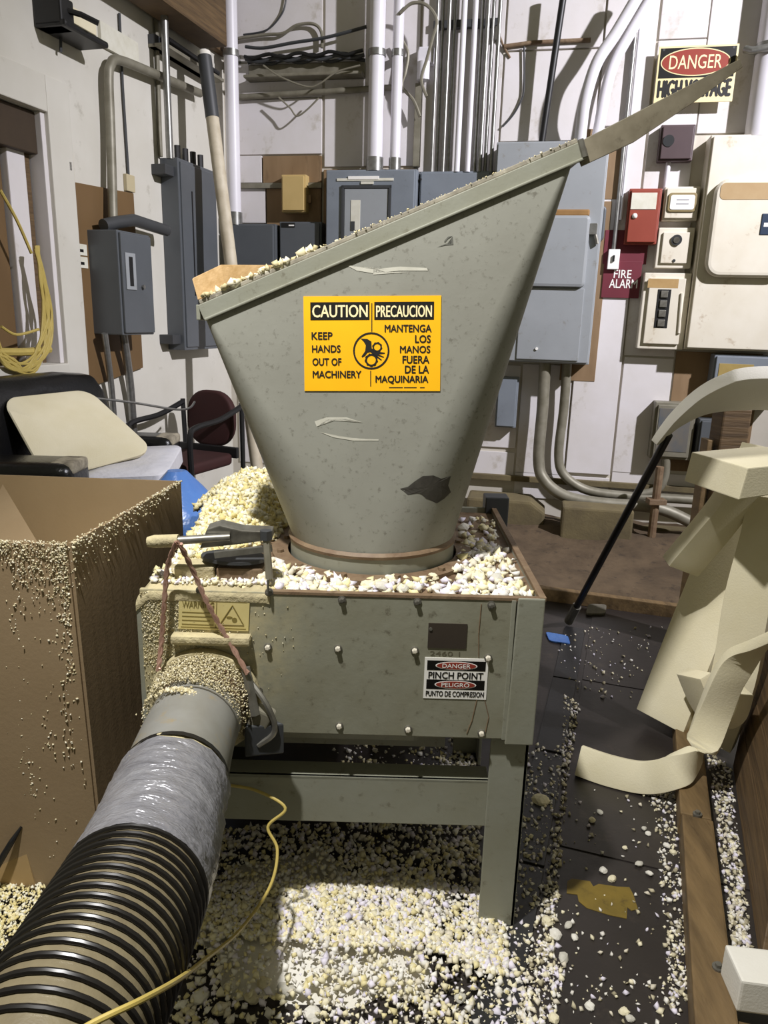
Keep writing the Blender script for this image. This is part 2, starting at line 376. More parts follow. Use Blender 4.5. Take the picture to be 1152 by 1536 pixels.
for k in range(5):
    e = sw1-.215-k*.17
    MB(LW).box(e-.15, zb, -.125, e, zt-.1, -.09).build('board', M_ply, win, bevel=.004)
MB(LW).box(sw0, zb, -.14, sw1, zt, -.13).build('backing', M_ply, win)
for k in range(7):
    z = zb+.12+k*.13
    MB(LW).box(sw1-.40, z, -.0905, sw1-.385, z+.03, -.08).build('clip', M_foamw, win)
tb = struct(MB(LW).box(LW.hit(150, 0, .2)[0]-1.2, LW.hit(235, 30, .04)[1], .04, LW.hit(300, 62, .04)[0], LW.hit(235, -40, .04)[1]+.3, .24).build('trim_3', M_wood, bevel=.01))
MB(LW).box(LW.hit(300, 62, .04)[0], LW.hit(320, 70, .05)[1], .0, -.02, 3.7, .06).build('beam_block', M_wood, tb, bevel=.01)
# dirt banked along the foot of the back wall, held by a plank
pA = atZ(790, 893); pB = atZ(1060, 930); pd = (pB-pA).normalized()
PF = Frame((pA.x, pA.y, 0), pd, Vector((-pd.y, pd.x, 0)), (0, 0, 1))
g = []; nu, nv = 60, 26
bmv = MB()
for j in range(nv+1):
    for i in range(nu+1):
        a = -1.6+i*4.2/nu; b = .02+j*1.75/nv
        p = PF(a, b, 0); t = j/nv
        z = .012+.11*min(1, t*1.6)**1.2 + .035*noise.noise((p.x*3, p.y*3, 1)) + .012*noise.noise((p.x*13, p.y*13, 4))
        q = p-BW.o; nn_ = q.dot(BW.c)
        if nn_ < .004: p = p+BW.c*(.004-nn_)
        q = p-LW.o; nn_ = q.dot(LW.c)
        if nn_ < .05: p = p+LW.c*(.05-nn_)
        bmv.v.append(Vector((p.x, p.y, max(z, .004))))
for j in range(nv):
    for i in range(nu):
        k = j*(nu+1)+i; bmv.f.append((k, k+1, k+nu+2, k+nu+1))
tag(bmv.build('dirt_bank', M_dirt, smooth=True), 'brown dirt banked up along the foot of the back wall', 'dirt', kind='stuff')
tag(MB(PF).box(-.5, -.05, 0, 1.7, .0, .075).build('edge_plank', M_timber, bevel=.004), 'long edging plank lying on the dark floor before the dirt bank', 'plank')
# ================================================================== BACK WALL THINGS
def wrect(x0, y0, x1, y1, c):
    xm, ym = (x0+x1)/2, (y0+y1)/2
    return BW.hit(x0, ym, c)[0], BW.hit(xm, y1, c)[1], BW.hit(x1, ym, c)[0], BW.hit(xm, y0, c)[1]
def wthing(name, r, label, cat, group=None): return thing(name, BW((r[0]+r[2])/2, r[1], 0), label, cat, group)
def wb_box(nm, r, c0_, c1, m, parent, bevel=.006): return MB(BW).box(r[0], r[1], c0_, r[2], r[3], c1).build(nm, m, parent, bevel=bevel)
def ins(r, d): return (r[0]+d, r[1]+d, r[2]-d, r[3]-d)
def vpipe(name, pts, r, m, label, group=None, seg=14, cat='pipe', couplers=(), cm=None):
    t = thing(name, pts[0], label, cat, group)
    MB().tube(pts, r, seg).build('pipe', m, t, smooth=True)
    for (p, q) in couplers: MB().tube([p, q], r*1.16, seg).build('coupling', cm or M_galv, t, smooth=True)
    return t
def wp(x, y, c): return BW.pt(x, y, c)
def wvert(xb, yb, yt, c):                      # a plumb line on the wall from pixel (xb,yb) up to the height of row yt
    a, z0 = BW.hit(xb, yb, c); z1 = BW.hit(xb, yt, c)[1]; return BW(a, z0, c), BW(a, z1, c)
# white vertical pipes
for (x, yb, c, r, lab) in [(352, 322, .14, .048, 'white vertical pipe standing in the room corner, capped with a steel nipple'),
                           (562, 247, .15, .052, 'thick white vertical pipe rising from the big panelboard'),
                           (592, 250, .13, .036, 'slimmer white vertical pipe beside the thick one above the panelboard')]:
    p, q = wvert(x, yb, -60, c)
    p.z = (wrect(346, 335, 412, 440, .205) if x < 400 else wrect(487, 253, 622, 412, .22))[3]+.012
    t = vpipe('riser_pipe', [p, q], r, M_pvc, lab, seg=18, couplers=[(p+Vector((0, 0, -.018)), p+Vector((0, 0, .07)))])
    zc = BW.hit(x, 80, c)[1]
    cp = BW(BW.hit(x, yb, c)[0], zc, c)
    MB().tube([cp-Vector((0, 0, .02)), cp+Vector((0, 0, .02))], r*1.15, 18).build('clamp_ring', M_galv, t, smooth=True)
    MB(BW).box(BW.hit(x, yb, c)[0]-.02, zc-.02, .0, BW.hit(x, yb, c)[0]+.02, zc+.02, c-r*.8).build('clamp_bracket', M_galv, t)
# leaning dirty pole in the corner
p0 = atY(347, 400, 5.1); p1 = atY(306, 78, 5.25)
p00 = p0-(p1-p0).normalized()*((p0.z)/((p1-p0).normalized().z))
t = thing('leaning_pole', p00, 'grubby off-white pole leaning into the room corner with dark wrapped top', 'pole')
MB().tube([p00, p0.lerp(p1, .72)], .042, 14).build('shaft', mat('grubby_white', S('#c9bfa9'), S('#a89c82'), .6, scale=8, amt=.8), t, smooth=True)
MB().tube([p0.lerp(p1, .70), p0.lerp(p1, .98)], .044, 14).build('wrapped_top', M_dk2, t, smooth=True)
MB().tube([p0.lerp(p1, .97), p1], .04, 14).build('end_cap', M_foamw, t, smooth=True)
# conduit bundle
xs = [647, 655, 664, 672, 685, 701, 711, 719, 727, 736]; cs = [.10, .07, .10, .07, .11, .12, .09, .11, .08, .10]; rs = [.012, .011, .014, .012, .02, .018, .014, .016, .013, .014]
ords = ['first', 'second', 'third', 'fourth', 'fifth', 'sixth', 'seventh', 'eighth', 'ninth', 'tenth']
for k, x in enumerate(xs):
    p, q = wvert(x, 258, -60, cs[k])
    vpipe('conduit', [p, q], rs[k], M_pvc if k in (4, 5) else M_galv, ('white' if k in (4, 5) else 'silver')+' vertical conduit in the bundle, %s counted from the white pipes' % ords[k], 'bundle of vertical conduits', 10, 'conduit')
r = wrect(650, 28, 750, 40, .06)
t = wthing('strut_channel', r, 'dark steel strut holding the bundle of conduits to the wall', 'bracket')
wb_box('channel', r, .0, .055, M_dk2, t, .004); wb_box('end_flange', (r[2]-.03, r[1]-.08, r[2], r[3]), .0, .05, M_steel, t, .004)
# cable trays at the top
r = wrect(370, 92, 546, 118, .06); t = wthing('cable_tray', r, 'grey cable tray high on the wall, black cables lying in it', 'cable tray')
wb_box('side_rail', r, .0, .03, M_oldsteel, t); wb_box('tray_floor', (r[0], r[1], r[2], r[1]+.02), .0, .13, M_oldsteel, t)
for k in range(4):
    z = r[3]+.012+.018*(k % 2)
    pts = [BW(r[0]+(r[2]-r[0])*i/14, z+.012*math.sin(i*1.7+k), .035+.022*k) for i in range(15)]
    MB().tube(smooth_path(pts, 3), .012, 8).build('cable', M_black if k % 2 else M_dk2, t, smooth=True)
p, q = wp(358, 146, .045), wp(590, 131, .045)
vpipe('cross_pipe', [p, q], .02, M_oldsteel, 'thin grey horizontal pipe running below the cable tray', cat='pipe')
CN = [.05, .085, .17, .11, .035, .085, .17, .035]
for kc, (pp, lab) in enumerate([([(356, 58), (400, 52), (425, 50), (445, 38), (470, 36), (482, 48), (483, 72)], 'loose brown cable sagging above the cable tray'),
                  ([(368, 70), (395, 72), (440, 64), (490, 56), (550, 40)], 'dark loose cable strung from the corner pipe to the thick white pipe'),
                  ([(395, 98), (420, 115), (460, 130), (480, 125), (505, 108), (540, 98)], 'thin wire drooping in a loop under the cable tray'),
                  ([(418, 146), (435, 162), (445, 174), (460, 165), (478, 147)], 'thin grey wire hanging in a vee below the cross pipe'),
                  ([(365, 52), (400, 45), (422, 22), (429, 0), (430, -20)], 'thin black wire curving up to the roof by the corner pipe'),
                  ([(602, 58), (612, 80), (608, 110), (603, 130), (620, 150), (630, 175)], 'pale cable twisting down beside the slim white pipe'),
                  ([(600, 20), (618, 5), (640, 8), (655, 30), (648, 60), (640, 90), (632, 120), (640, 145)], 'grey cable looping around the white junction cap'),
                  ([(786, 70), (786, 130), (782, 150), (770, 172), (754, 190)], 'thin grey wire dangling on the white wall beside the black conduit')]):
    tag(MB().tube(smooth_path([wp(x, y, CN[kc]) for x, y in pp], 6), .006 if 'thin' in lab else .011, 7).build('loose_cable', M_dk2 if ('dark' in lab or 'black' in lab) else M_oldsteel, smooth=True), lab, 'cable')
a, z = BW.hit(638, 95, .08)
t = wthing('junction_cap', (a-.05, z-.06, a+.05, z+.06), 'small white junction cap on a wire tangle between pipes and conduits', 'junction box')
MB(BW).box(a-.055, z+.0, 0, a+.055, z+.10, .09).build('box', M_pvc, t, bevel=.01)
MB().tube([BW(a-.01, z-.10, .07), BW(a-.01, z+.01, .07)], .045, 14).build('cap', M_pvc, t, smooth=True)
a, z = BW.hit(628, 190, .02)
tag(MB(BW).box(a-.03, BW.hit(630, 250, .04)[1], 0, a+.02, BW.hit(630, 125, .04)[1], .05).build('wire_duct', M_oldsteel, bevel=.005), 'flat olive wire duct standing between slim white pipe and conduit bundle', 'duct')
# thin brown pipe crossing under the black conduit
tag(MB().tube([wp(756, 70, .03), wp(800, 64, .03), wp(886, 60, .03)], .014, 10).build('cross_pipe', M_rust, smooth=True), 'rusty thin pipe crossing behind the slanting black conduit', 'pipe')
p = wp(755, 69, .03)
tag(MB().tube([p+Vector((-.03, 0, .06)), p, p+Vector((.05, 0, -.07))], .008, 7).build('wire_stub', M_rust), 'short twisted wire stub at the end of the rusty pipe', 'wire')
tag(MB().tube([wp(848, -25, .16), wp(811, 225, .12)], .022, 12).build('black_conduit', M_black, smooth=True), 'slanting black conduit running down into the pale grey cabinet', 'conduit')
# bent white pipes
for (pp, rr, lab) in [([(869, 225), (872, 192), (878, 150), (895, 95), (925, 48), (968, -25)], .038, 'white bent pipe curving up over the pale grey cabinet, farther from the danger sign'),
                      ([(892, 225), (899, 188), (908, 140), (921, 95), (945, 50), (990, -25)], .036, 'white bent pipe curving up between its twin and the danger sign')]:
    nb_ = (.13, .16, .20, .22, .22, .22) if rr > .037 else (.12, .12, .12, .12, .12, .12)
    pts_ = [wp(x, y, c_) for (x, y), c_ in zip(pp, nb_)]; pts_[0].z = wrect(735, 210, 900, 545, .24)[3]-.015
    tag(MB().tube(smooth_path(pts_, 8), rr, 16).build('bent_pipe', M_pvc, smooth=True), lab, 'pipe', 'pair of bent white pipes')
# plain gray electrical boxes
def ebox(name, x0, y0, x1, y1, d, m, label, door=None, cat='electrical box', gap=.012):
    r = wrect(x0, y0, x1, y1, d); t = wthing(name, r, label, cat)
    wb_box('body', r, .0, d*.86, m, t); wb_box('door', ins(r, gap), d*.85, d, m, t, .004)
    return t, r
t, r = ebox('panelboard', 487, 253, 622, 412, .22, M_blgrey, 'big blue-grey panelboard with an inner door beneath the white pipes')
ri = wrect(512, 278, 586, 392, .22)
for q in [(ri[0], ri[3]-.02, ri[2], ri[3]), (ri[0], ri[1], ri[0]+.02, ri[3]), (ri[2]-.02, ri[1], ri[2], ri[3])]: wb_box('door_frame', q, .215, .232, M_dk2, t, .002)
wb_box('inner_door', ins(ri, .022), .215, .226, M_ltgrey, t, .003)
wb_box('latch_plate', wrect(505, 267, 590, 271, .23), .218, .226, M_paper, t, .001); wb_box('name_strip', wrect(522, 264, 568, 269, .23), .218, .229, M_sgnw, t, .001); wb_box('name_strip', wrect(541, 272, 560, 276, .23), .218, .227, M_paper, t, .001)
wb_box('directory_card', wrect(526, 300, 540, 345, .23), .223, .229, M_paper, t, .001); wb_box('card_label', wrect(526, 332, 532, 346, .23), .225, .2305, M_dk2, t, .001)
t, r = ebox('wireway_box', 628, 256, 735, 340, .14, M_blgrey, 'plain blue-grey box under the bundle of conduits')
MB().tube([wp(631, 269, .13), wp(631, 269, .152)], .008, 10).build('screw', M_black, t)
t, r = ebox('switch_box', 346, 335, 412, 440, .205, M_dkgrey, 'slate switch box below the white corner pipe')
t, r = ebox('switch_box', 418, 332, 481, 440, .16, M_dkgrey, 'slate switch box with small black name plate, left of the panelboard')
wb_box('name_plate', wrect(422, 334, 442, 341, .165), .158, .164, M_black, t, .001); wb_box('plate_print', wrect(433, 337, 441, 339, .165), .163, .1648, M_sgnw, t, 0)
t, r = ebox('beige_box', 421, 261, 458, 318, .12, mat('tan_enamel', S('#c2a870'), S('#b39a62'), .5), 'tan metal box screwed to the stained plywood')
wb_box('latch', wrect(457, 292, 466, 304, .08), .05, .08, M_plywood, t, .002)
# large pale grey cabinet
t, r = ebox('disconnect_cabinet', 735, 210, 900, 545, .24, M_ltgrey, 'large pale grey disconnect cabinet behind the hopper, orange rim above its raised door')
rd = wrect(762, 322, 882, 430, .28)
MB(BW).prism(rrect(*rd, .03), .22, .28).build('raised_door', M_ltgrey, t, bevel=.02)
wb_box('door_rim', (rd[0]+.01, rd[3]-.005, rd[2]-.01, rd[3]+.035), .22, .27, mat('orange_stain', S('#94703f'), S('#7a582c'), .7, scale=8), t, .01)
rb = wrect(778, 432, 872, 540, .25); wb_box('lower_door', rb, .23, .25, M_ltgrey, t, .004)
MB().tube([wp(805, 523, .245), wp(805, 523, .26)], .010, 10).build('screw', M_sgnw, t)
rh = wrect(886, 308, 908, 362, .2); MB(BW).prism(rrect(*rh, .03), .02, .2).build('handle_housing', M_dkgrey, t, bevel=.01)
wb_box('hasp', wrect(878, 335, 896, 352, .26), .2, .27, M_galv, t, .003); MB().tube([wp(893, 352, .26), wp(896, 366, .26)], .012, 8).build('padlock', M_steel, t)
# conduits below the cabinet
for (pp, rr, lab) in [([(818, 540), (814, 610), (808, 690), (818, 722), (850, 745), (905, 755), (985, 762), (1040, 785)], .042, 'thick grimy conduit bending out below the pale grey cabinet, lower of two'),
                      ([(851, 540), (846, 610), (838, 680), (846, 712), (880, 735), (940, 744), (1010, 748), (1075, 752)], .034, 'thinner grimy conduit bending out below the pale grey cabinet, upper of two')]:
    nb_ = (.14, .14, .15, .18, .22, .23, .23, .23) if rr > .04 else (.12, .11, .10, .10, .10, .10, .10, .10)
    a = [wp(x, y, c_) for (x, y), c_ in zip(pp, nb_)]
    tag(MB().tube(smooth_path(a, 8), rr, 16).build('bent_conduit', M_oldsteel, smooth=True), lab, 'conduit')
t, r = ebox('small_switch_box', 744, 566, 776, 642, .12, M_blgrey, 'small blue-grey switch box low on the wall just behind the hopper')
# conduit to the toggle box
a, z = BW.hit(920, 388, .05)
t = thing('toggle_switch', BW(a, z-.07, 0), 'narrow white toggle switch box at the end of a thin conduit', 'switch')
rr = wrect(912, 374, 929, 404, .06); wb_box('box', rr, .026, .07, M_sgnw, t, .004); wb_box('toggle', (a-.006, z-.02, a+.006, z+.02), .068, .085, M_black, t, .002)
p, q = wvert(920, 376, -60, .05); MB().tube([p, q], .014, 10).build('conduit', M_galv, t, smooth=True)
p, q = wvert(931, 330, -60, .05); tag(MB().tube([p, q], .010, 10).build('conduit', M_pvc, smooth=True), 'thin white conduit on the white column beside the toggle switch run', 'conduit')
# fire alarm
r = wrect(903, 345, 972, 400, .036); t = wthing('fire_alarm_sign', wrect(903, 345, 972, 448, .036), 'maroon painted board lettered FIRE ALARM below the red box', 'sign')
wb_box('upper_plate', wrect(906, 345, 972, 396, .036), .02, .034, M_maroon, t, .002)
r = wrect(904, 392, 961, 447, .038); wb_box('plate', r, .02, .04, M_maroon, t, .002)
lettering('FIRE', BW, *wrect(921, 405, 947, 417, .041), M_sgnw, t, c=.0412); lettering('ALARM', BW, *wrect(914, 419, 956, 432, .041), M_sgnw, t, c=.0412)
t, r = ebox('fire_alarm_box', 941, 282, 990, 366, .11, M_red, 'red fire alarm box with a white notice and knob on its door')
wb_box('notice', wrect(947, 289, 985, 314, .112), .109, .114, M_paper, t, .001); p = wp(952, 324, .11); MB().ball(p, .018, 7).build('knob', M_sgnw, t, smooth=True)
t, r = ebox('plum_box', 990, 186, 1042, 241, .10, M_plum, 'dark plum-brown square box under the danger sign')
p, q = wp(1003, 211, .095), wp(1003, 211, .112); MB().tube([p, q], .035, 16).build('knockout', M_dk2, t, smooth=True)
p, q = wvert(998, 285, 240, .04); tag(MB().tube([p, q], .016, 10).build('conduit', M_pvc, smooth=True), 'short white conduit linking plum box to the little label box', 'conduit')
# three cream boxes in a column
t, r = ebox('label_box', 996, 279, 1049, 330, .12, M_cream, 'small cream box with a recessed white label, under the plum box')
ri = wrect(1002, 289, 1045, 318, .125); MB(BW).prism(rrect(*ri, .02), .11, .13).build('bezel', mat('brown_bezel', S('#8a7a52'), S('#776740'), .6), t, bevel=.004)
MB(BW).prism(rrect(*ins(ri, .014), .014), .12, .133).build('label_card', M_sgnw, t)
for k in range(2): wb_box('print_line', (ri[0]+.05, ri[1]+.045+k*.025, ri[2]-.05, ri[1]+.052+k*.025), .13, .1335, mat('faint_print', S('#9a9a9c')), t, 0)
t, r = ebox('lock_box', 986, 341, 1040, 402, .12, M_cream, 'cream box with a round key lock between two other cream boxes', gap=.03)
p, q = wp(1015, 360, .118), wp(1015, 360, .136); MB().tube([p, q], .034, 18).build('lock_ring', M_dk2, t, smooth=True); MB().tube([p, wp(1015, 360, .14)], .02, 14).build('lock_core', M_steel, t, smooth=True)
p, q = wp(1011, 391, .118), wp(1011, 391, .126); MB().tube([p, q], .010, 10).build('screw', M_dk2, t)
t, r = ebox('breaker_box', 962, 409, 1032, 524, .14, M_cream, 'cream breaker box with a narrow dark slot of switches', gap=.035)
rs_ = wrect(984, 434, 1004, 492, .145); wb_box('slot', rs_, .13, .1425, M_black, t, .001)
for k in range(4):
    z = rs_[1]+(rs_[3]-rs_[1])*(k+.15)/4; wb_box('switch', (rs_[0]+.02, z, rs_[2]-.02, z+.045), .14, .152, M_steel, t, .003)
rs_ = wrect(972, 418, 1018, 432, .145); wb_box('stain', rs_, .1395, .1405, mat('amber_stain', S('#a48452'), S('#b89a66'), .6, scale=12), t, 0)
MB().tube([wp(1023, 440, .145), wp(1018, 500, .145)], .010, 8).build('hinge', M_cream, t)
# danger sign
r = wrect(985, 67, 1104, 153, .10); t = wthing('danger_sign', r, 'danger high voltage sign with red oval on black band', 'sign')
wb_box('board', r, .085, .092, M_sgnc, t, .002)
H = r[3]-r[1]; Wd = r[2]-r[0]
wb_box('black_band', (r[0]+.012, r[3]-H*.56, r[2]-.012, r[3]-.012), .092, .0935, M_sgnb, t, 0)
oc = ((r[0]+r[2])/2-.01, r[3]-H*.29)
MB(BW).prism(oval(*oc, Wd*.44, H*.245, 36), .093, .0945).build('oval_rim', M_sgnc, t)
MB(BW).prism(oval(*oc, Wd*.425, H*.225, 36), .094, .0955).build('red_oval', M_sgnr, t)
lettering('DANGER', BW, oc[0]-Wd*.33, oc[1]-H*.12, oc[0]+Wd*.33, oc[1]+H*.12, M_bone, t, c=.0962, bold=.004)
lettering('HIGH VOLTAGE', BW, r[0]+.02, r[1]+H*.1, r[2]-.02, r[1]+H*.40, M_ink, t, c=.0935, bold=.045)
for (xx, zz) in ((r[0]+.03, r[3]-.02), (r[2]-.03, r[3]-.02)): MB(BW).tube([BW(xx, zz, 0), BW(xx, zz, .0945)], .008, 8).build('bolt', M_dk2, t)
# thick pipe at the right with its saddle clamp
p, q = wvert(1137, 206, -60, .095)
p.z = wrect(1048, 200, 1200, 527, .18)[3]-.01
t = vpipe('riser_pipe', [p, q], .082, M_pvc, 'fattest white vertical pipe rising from the large cream cabinet', seg=22)
cp = BW(BW.hit(1137, 206, .095)[0], BW.hit(1132, 75, .095)[1], .095)
MB().tube([cp-Vector((0, 0, .03)), cp+Vector((0, 0, .03))], .087, 22).build('clamp_ring', M_galv, t, smooth=True)
MB().tube([wp(1118, 74, .15), wp(1128, 76, .185), wp(1160, 70, .185)], .022, 10).build('clamp_bolt', M_galv, t, smooth=True)
# large cream cabinet
t, r = ebox('cream_cabinet', 1048, 200, 1200, 527, .18, M_cream, 'large cream cabinet with a rounded raised door under the fat pipe')
rd = wrect(1066, 266, 1195, 416, .24); MB(BW).prism(rrect(*rd, .09, 7), .17, .24).build('raised_door', M_cream, t, bevel=.03, bseg=3)
rd2 = (rd[0]+.03, rd[3]-.13, rd[2]-.03, rd[3]-.03); MB(BW).prism(rrect(*rd2, .03), .235, .242).build('rust_band', mat('rust_band', S('#a68a60'), S('#b49c74'), .6, scale=9), t)
wb_box('emblem', wrect(1142, 320, 1165, 352, .25), .235, .246, mat('navy_plate', S('#23344a'), rough=.4), t, .004)
wb_box('emblem_mark', wrect(1146, 334, 1160, 340, .25), .245, .2472, M_sgnw, t, 0)
# boxes low at the right
t, r = ebox('low_switch_box', 1068, 533, 1170, 610, .16, M_blgrey, 'blue-grey box with a band of ochre dust right under the cream cabinet')
wb_box('dust_band', wrect(1078, 546, 1130, 566, .165), .158, .163, mat('ochre_dust', S('#a08a4e'), S('#8d783f'), .6, scale=20), t, .001)
t, r = ebox('glass_front_box', 979, 604, 1042, 690, .14, M_oldsteel, 'grey meter box with a dark glass front, low on the wall', gap=.02)
wb_box('glass', wrect(986, 613, 1034, 678, .145), .135, .143, mat('smoky_glass', S('#5c6166'), S('#8a7a5c'), .15, scale=6), t, .002)
t, r = ebox('hung_switch_box', 1046, 630, 1096, 704, .18, M_dkgrey, 'dark slate box hung low behind the wooden post')
tag(MB().tube(smooth_path([wp(x, y, .10) for x, y in [(999, 688), (997, 715), (985, 735), (955, 742)]], 6), .03, 12).build('bent_conduit', M_oldsteel, smooth=True), 'short grimy elbow conduit under the glass-front meter box', 'conduit')
p = wp(990, 700, .33); q = Vector((p.x, p.y, .05))
t = thing('stub_post', q, 'rusty short post holding the low conduits off the ground', 'post')
MB().tube([q, p], .028, 10).build('shaft', M_rust, t); MB().box(p.x-.06, p.y-.05, BW.hit(990, 756, .33)[1], p.x+.06, p.y+.035, BW.hit(990, 748, .33)[1]).build('cross_arm', M_rust, t, bevel=.004)
r = wrect(842, 764, 950, 806, .5)
tag(MB(BW).box(r[0], .08, .285, r[2], r[3], .5).build('concrete_block', M_conc, bevel=.015), 'long grimy block lying under the bent conduits at the wall foot', 'block')
tag(MB(BW).prism([(BW.hit(700, 760, .3)[0], .05), (BW.hit(814, 790, .3)[0], .05), (BW.hit(818, 770, .3)[0], .22), (BW.hit(796, 752, .3)[0], .30), (BW.hit(700, 752, .3)[0], .30)], .05, .32).build('stone_footing', M_conc, bevel=.02), 'rough sloping footing beside the long block, behind the machine', 'footing')
# ================================================================== LEFT WALL THINGS
def lbox(xw, xe, xf, yt, yb):
    ym = (yt+yb)/2; s0 = LW.hit(xw, ym, 0)[0]; lo, hi = 0.0, .8
    for _ in range(40):
        d = (lo+hi)/2; z = LW.hit(xe, ym, d)[1]
        if proj(LW(s0, z, d))[0] < xe: lo = d
        else: hi = d
    s1 = LW.hit(xf, ym, d)[0]
    return s0, s1, LW.hit(xe, yb, d)[1], LW.hit(xe, yt, d)[1], d
def lp(x, y, c): return LW.pt(x, y, c)
r0_, r1_ = LW.hit(96, 420)[0], LW.hit(203, 420)[0]
tag(MB(LW).prism([(r0_, LW.hit(98, 590)[1]), (r1_, LW.hit(203, 552)[1]), (r1_, LW.hit(203, 292)[1]), (r0_, LW.hit(96, 272)[1])], 0, .022).build('backing_board', M_ply, bevel=.003), 'brown hardboard sheet on the side wall behind the grey switch box', 'board')
s0_, s1_, z0_, z1_, dd = lbox(131, 183, 231, 345, 503)
t = thing('safety_switch', LW((s0_+s1_)/2, z0_, 0), 'slate safety switch with a tall slot window, mounted on brown hardboard', 'electrical box')
MB(LW).box(s0_, z0_, 0, s1_, z1_, dd*.93).build('body', M_dkgrey, t, bevel=.006); MB(LW).box(s0_+.012, z0_+.012, dd*.92, s1_-.012, z1_-.012, dd).build('door', M_dkgrey, t, bevel=.005)
sm = s0_+(s1_-s0_)*.12; sn = s0_+(s1_-s0_)*.42; zc = z0_+(z1_-z0_)*.48; zd = z1_-(z1_-z0_)*.24
MB(LW).box(sm, zc-.02, dd, sn, zd+.02, dd+.006).build('window_frame', M_ltgrey, t, bevel=.002); MB(LW).box(sm+.03, zc, dd+.004, sn-.03, zd, dd+.008).build('slot_window', M_black, t)
MB().tube([LW(sn+.06, zc-.0, dd-.002), LW(sn+.06, zc, dd+.015)], .012, 8).build('screw', M_galv, t)
for (xx, yb_, xb) in ((158, 640, 176), (186, 655, 205)):
    pts = [lp(xx-1, 500, .10), lp((xx+xb)/2-1, 570, .06), lp(xb-4, yb_, .03), lp(xb, yb_+60, .03)]
    tag(MB().tube(smooth_path(pts, 6), .018 if xx < 170 else .024, 10).build('conduit', M_galv, smooth=True), ('thin' if xx < 170 else 'thicker')+' conduit dropping down the side wall from the slate safety switch', 'conduit')
s2, s3, z2, z3, d2 = lbox(246, 274, 329, 238, 526)
t = thing('tall_panel', LW((s2+s3)/2, z2, 0), 'tall dark slate distribution panel on the side wall near the corner', 'electrical box')
MB(LW).box(s2, z2, 0, s3, z3, d2*.92).build('body', M_dkgrey, t, bevel=.006); MB(LW).box(s2+.02, z2+.02, d2*.9, s3-.02, z3-.02, d2).build('door', M_dkgrey, t, bevel=.005)
sd = s2+(s3-s2)*.28; MB(LW).box(sd, z2+.3*(z3-z2), d2, sd+.012, z2+.85*(z3-z2), d2+.003).build('door_seam', M_black, t)
for zz in (z2+.06*(z3-z2), z2+.93*(z3-z2)): MB(LW).box(s2-.10, zz-.03, 0, s2, zz+.03, .10).build('mounting_lug', M_dk2, t, bevel=.004)
for k in range(4):
    sx = s2+.1+k*(s3-s2-.2)/3; MB().tube([LW(sx, z3-.01, d2*.5), LW(sx, z3+.09, d2*.5)], .02, 8).build('stub', M_black, t)
vp = [lp(170, 345, .08), lp(166, 200, .06), lp(163, 120, .06), lp(166, 98, .06), lp(178, 90, .06), lp(230, 110, .06), lp(300, 140, .06)]
tag(MB().tube(smooth_path(vp, 6), .026, 12).build('conduit', M_oldsteel, smooth=True), 'silver conduit rising from the safety switch and bending toward the corner', 'conduit')
tag(MB().tube([lp(155, 338, .10), lp(172, 334, .11), lp(200, 330, .12), lp(250, 346, .12)], .034, 12).build('elbow_conduit', M_dk2, smooth=True), 'fat dark elbow conduit joining safety switch to tall panel', 'conduit')
tag(MB().tube([lp(179, 20, .012), lp(184, 130, .012), lp(193, 268, .012)], .008, 8).build('drop_cable', M_dk2, smooth=True), 'thin dark cable dropping to the small beige wall plate', 'cable')
tag(MB().tube([lp(255, 238, .12), lp(250, 120, .12), lp(244, -40, .12)], .022, 10).build('conduit', M_galv, smooth=True), 'straight silver conduit rising from the tall slate panel to the roof', 'conduit')
tag(MB().tube([lp(241, 235, .016), lp(237, 120, .016), lp(232, -40, .016)], .014, 8).build('conduit', M_oldsteel, smooth=True), 'slim old conduit behind the straight silver one on the side wall', 'conduit')
for (x0, y0, x1, y1, m, nm, lab) in [(96, 231, 109, 268, M_cream, 'wall_switch', 'small cream wall switch plate beside the window casing'), (190, 264, 201, 286, mat('beige_plate', S('#b9ad8c')), 'wall_plate', 'small beige wall plate at the end of the dropped cable')]:
    a0, zz0 = LW.hit(x0, y1, .02); a1, zz1 = LW.hit(x1, y0, .02)
    t = thing(nm, LW(a0, zz0, 0), lab, 'wall plate'); MB(LW).box(a0, zz0, 0, a1, zz1, .025).build('plate', m, t, bevel=.004)
    if nm == 'wall_switch': MB(LW).box((a0+a1)/2-.008, (zz0+zz1)/2-.02, .02, (a0+a1)/2+.008, (zz0+zz1)/2+.02, .035).build('lever', M_black, t)
a0, zz0 = LW.hit(98, 400, .03); a1, zz1 = LW.hit(131, 366, .03)
t = thing('paper_notice', LW(a0, zz0, .022), 'handwritten paper notices stuck on the brown hardboard sheet', 'notice')
for k in range(2):
    h = (zz1-zz0)/2; MB(LW).box(a0, zz0+k*h+.004, .020, a1, zz0+(k+1)*h-.004, .025).build('sheet', M_paper, t)
    for j in range(2): MB(LW).box(a0+.03, zz0+k*h+.02+j*.05, .0245, a1-.03-.04*j, zz0+k*h+.035+j*.05, .026).build('scribble', M_ink, t)
a0 = Ls(222, 70); zt_ = LW.hit(260, 60, .1)[1]
t = thing('wall_tray', LW(a0, zt_-.1, 0), 'dark cable tray on the side wall under the roof beam', 'cable tray')
MB(LW).box(a0, zt_-.07, 0, -.22, zt_, .05).build('side_rail', M_dk2, t, bevel=.004); MB(LW).box(a0, zt_-.07, .0, -.22, zt_-.05, .12).build('tray_floor', M_oldsteel, t, bevel=.003)
for k in range(2): MB().tube([LW(a0+.05, zt_-.02, .06+.05*k), LW(-.25, zt_-.02, .06+.03*k)], .015, 8).build('cable', M_black, t)
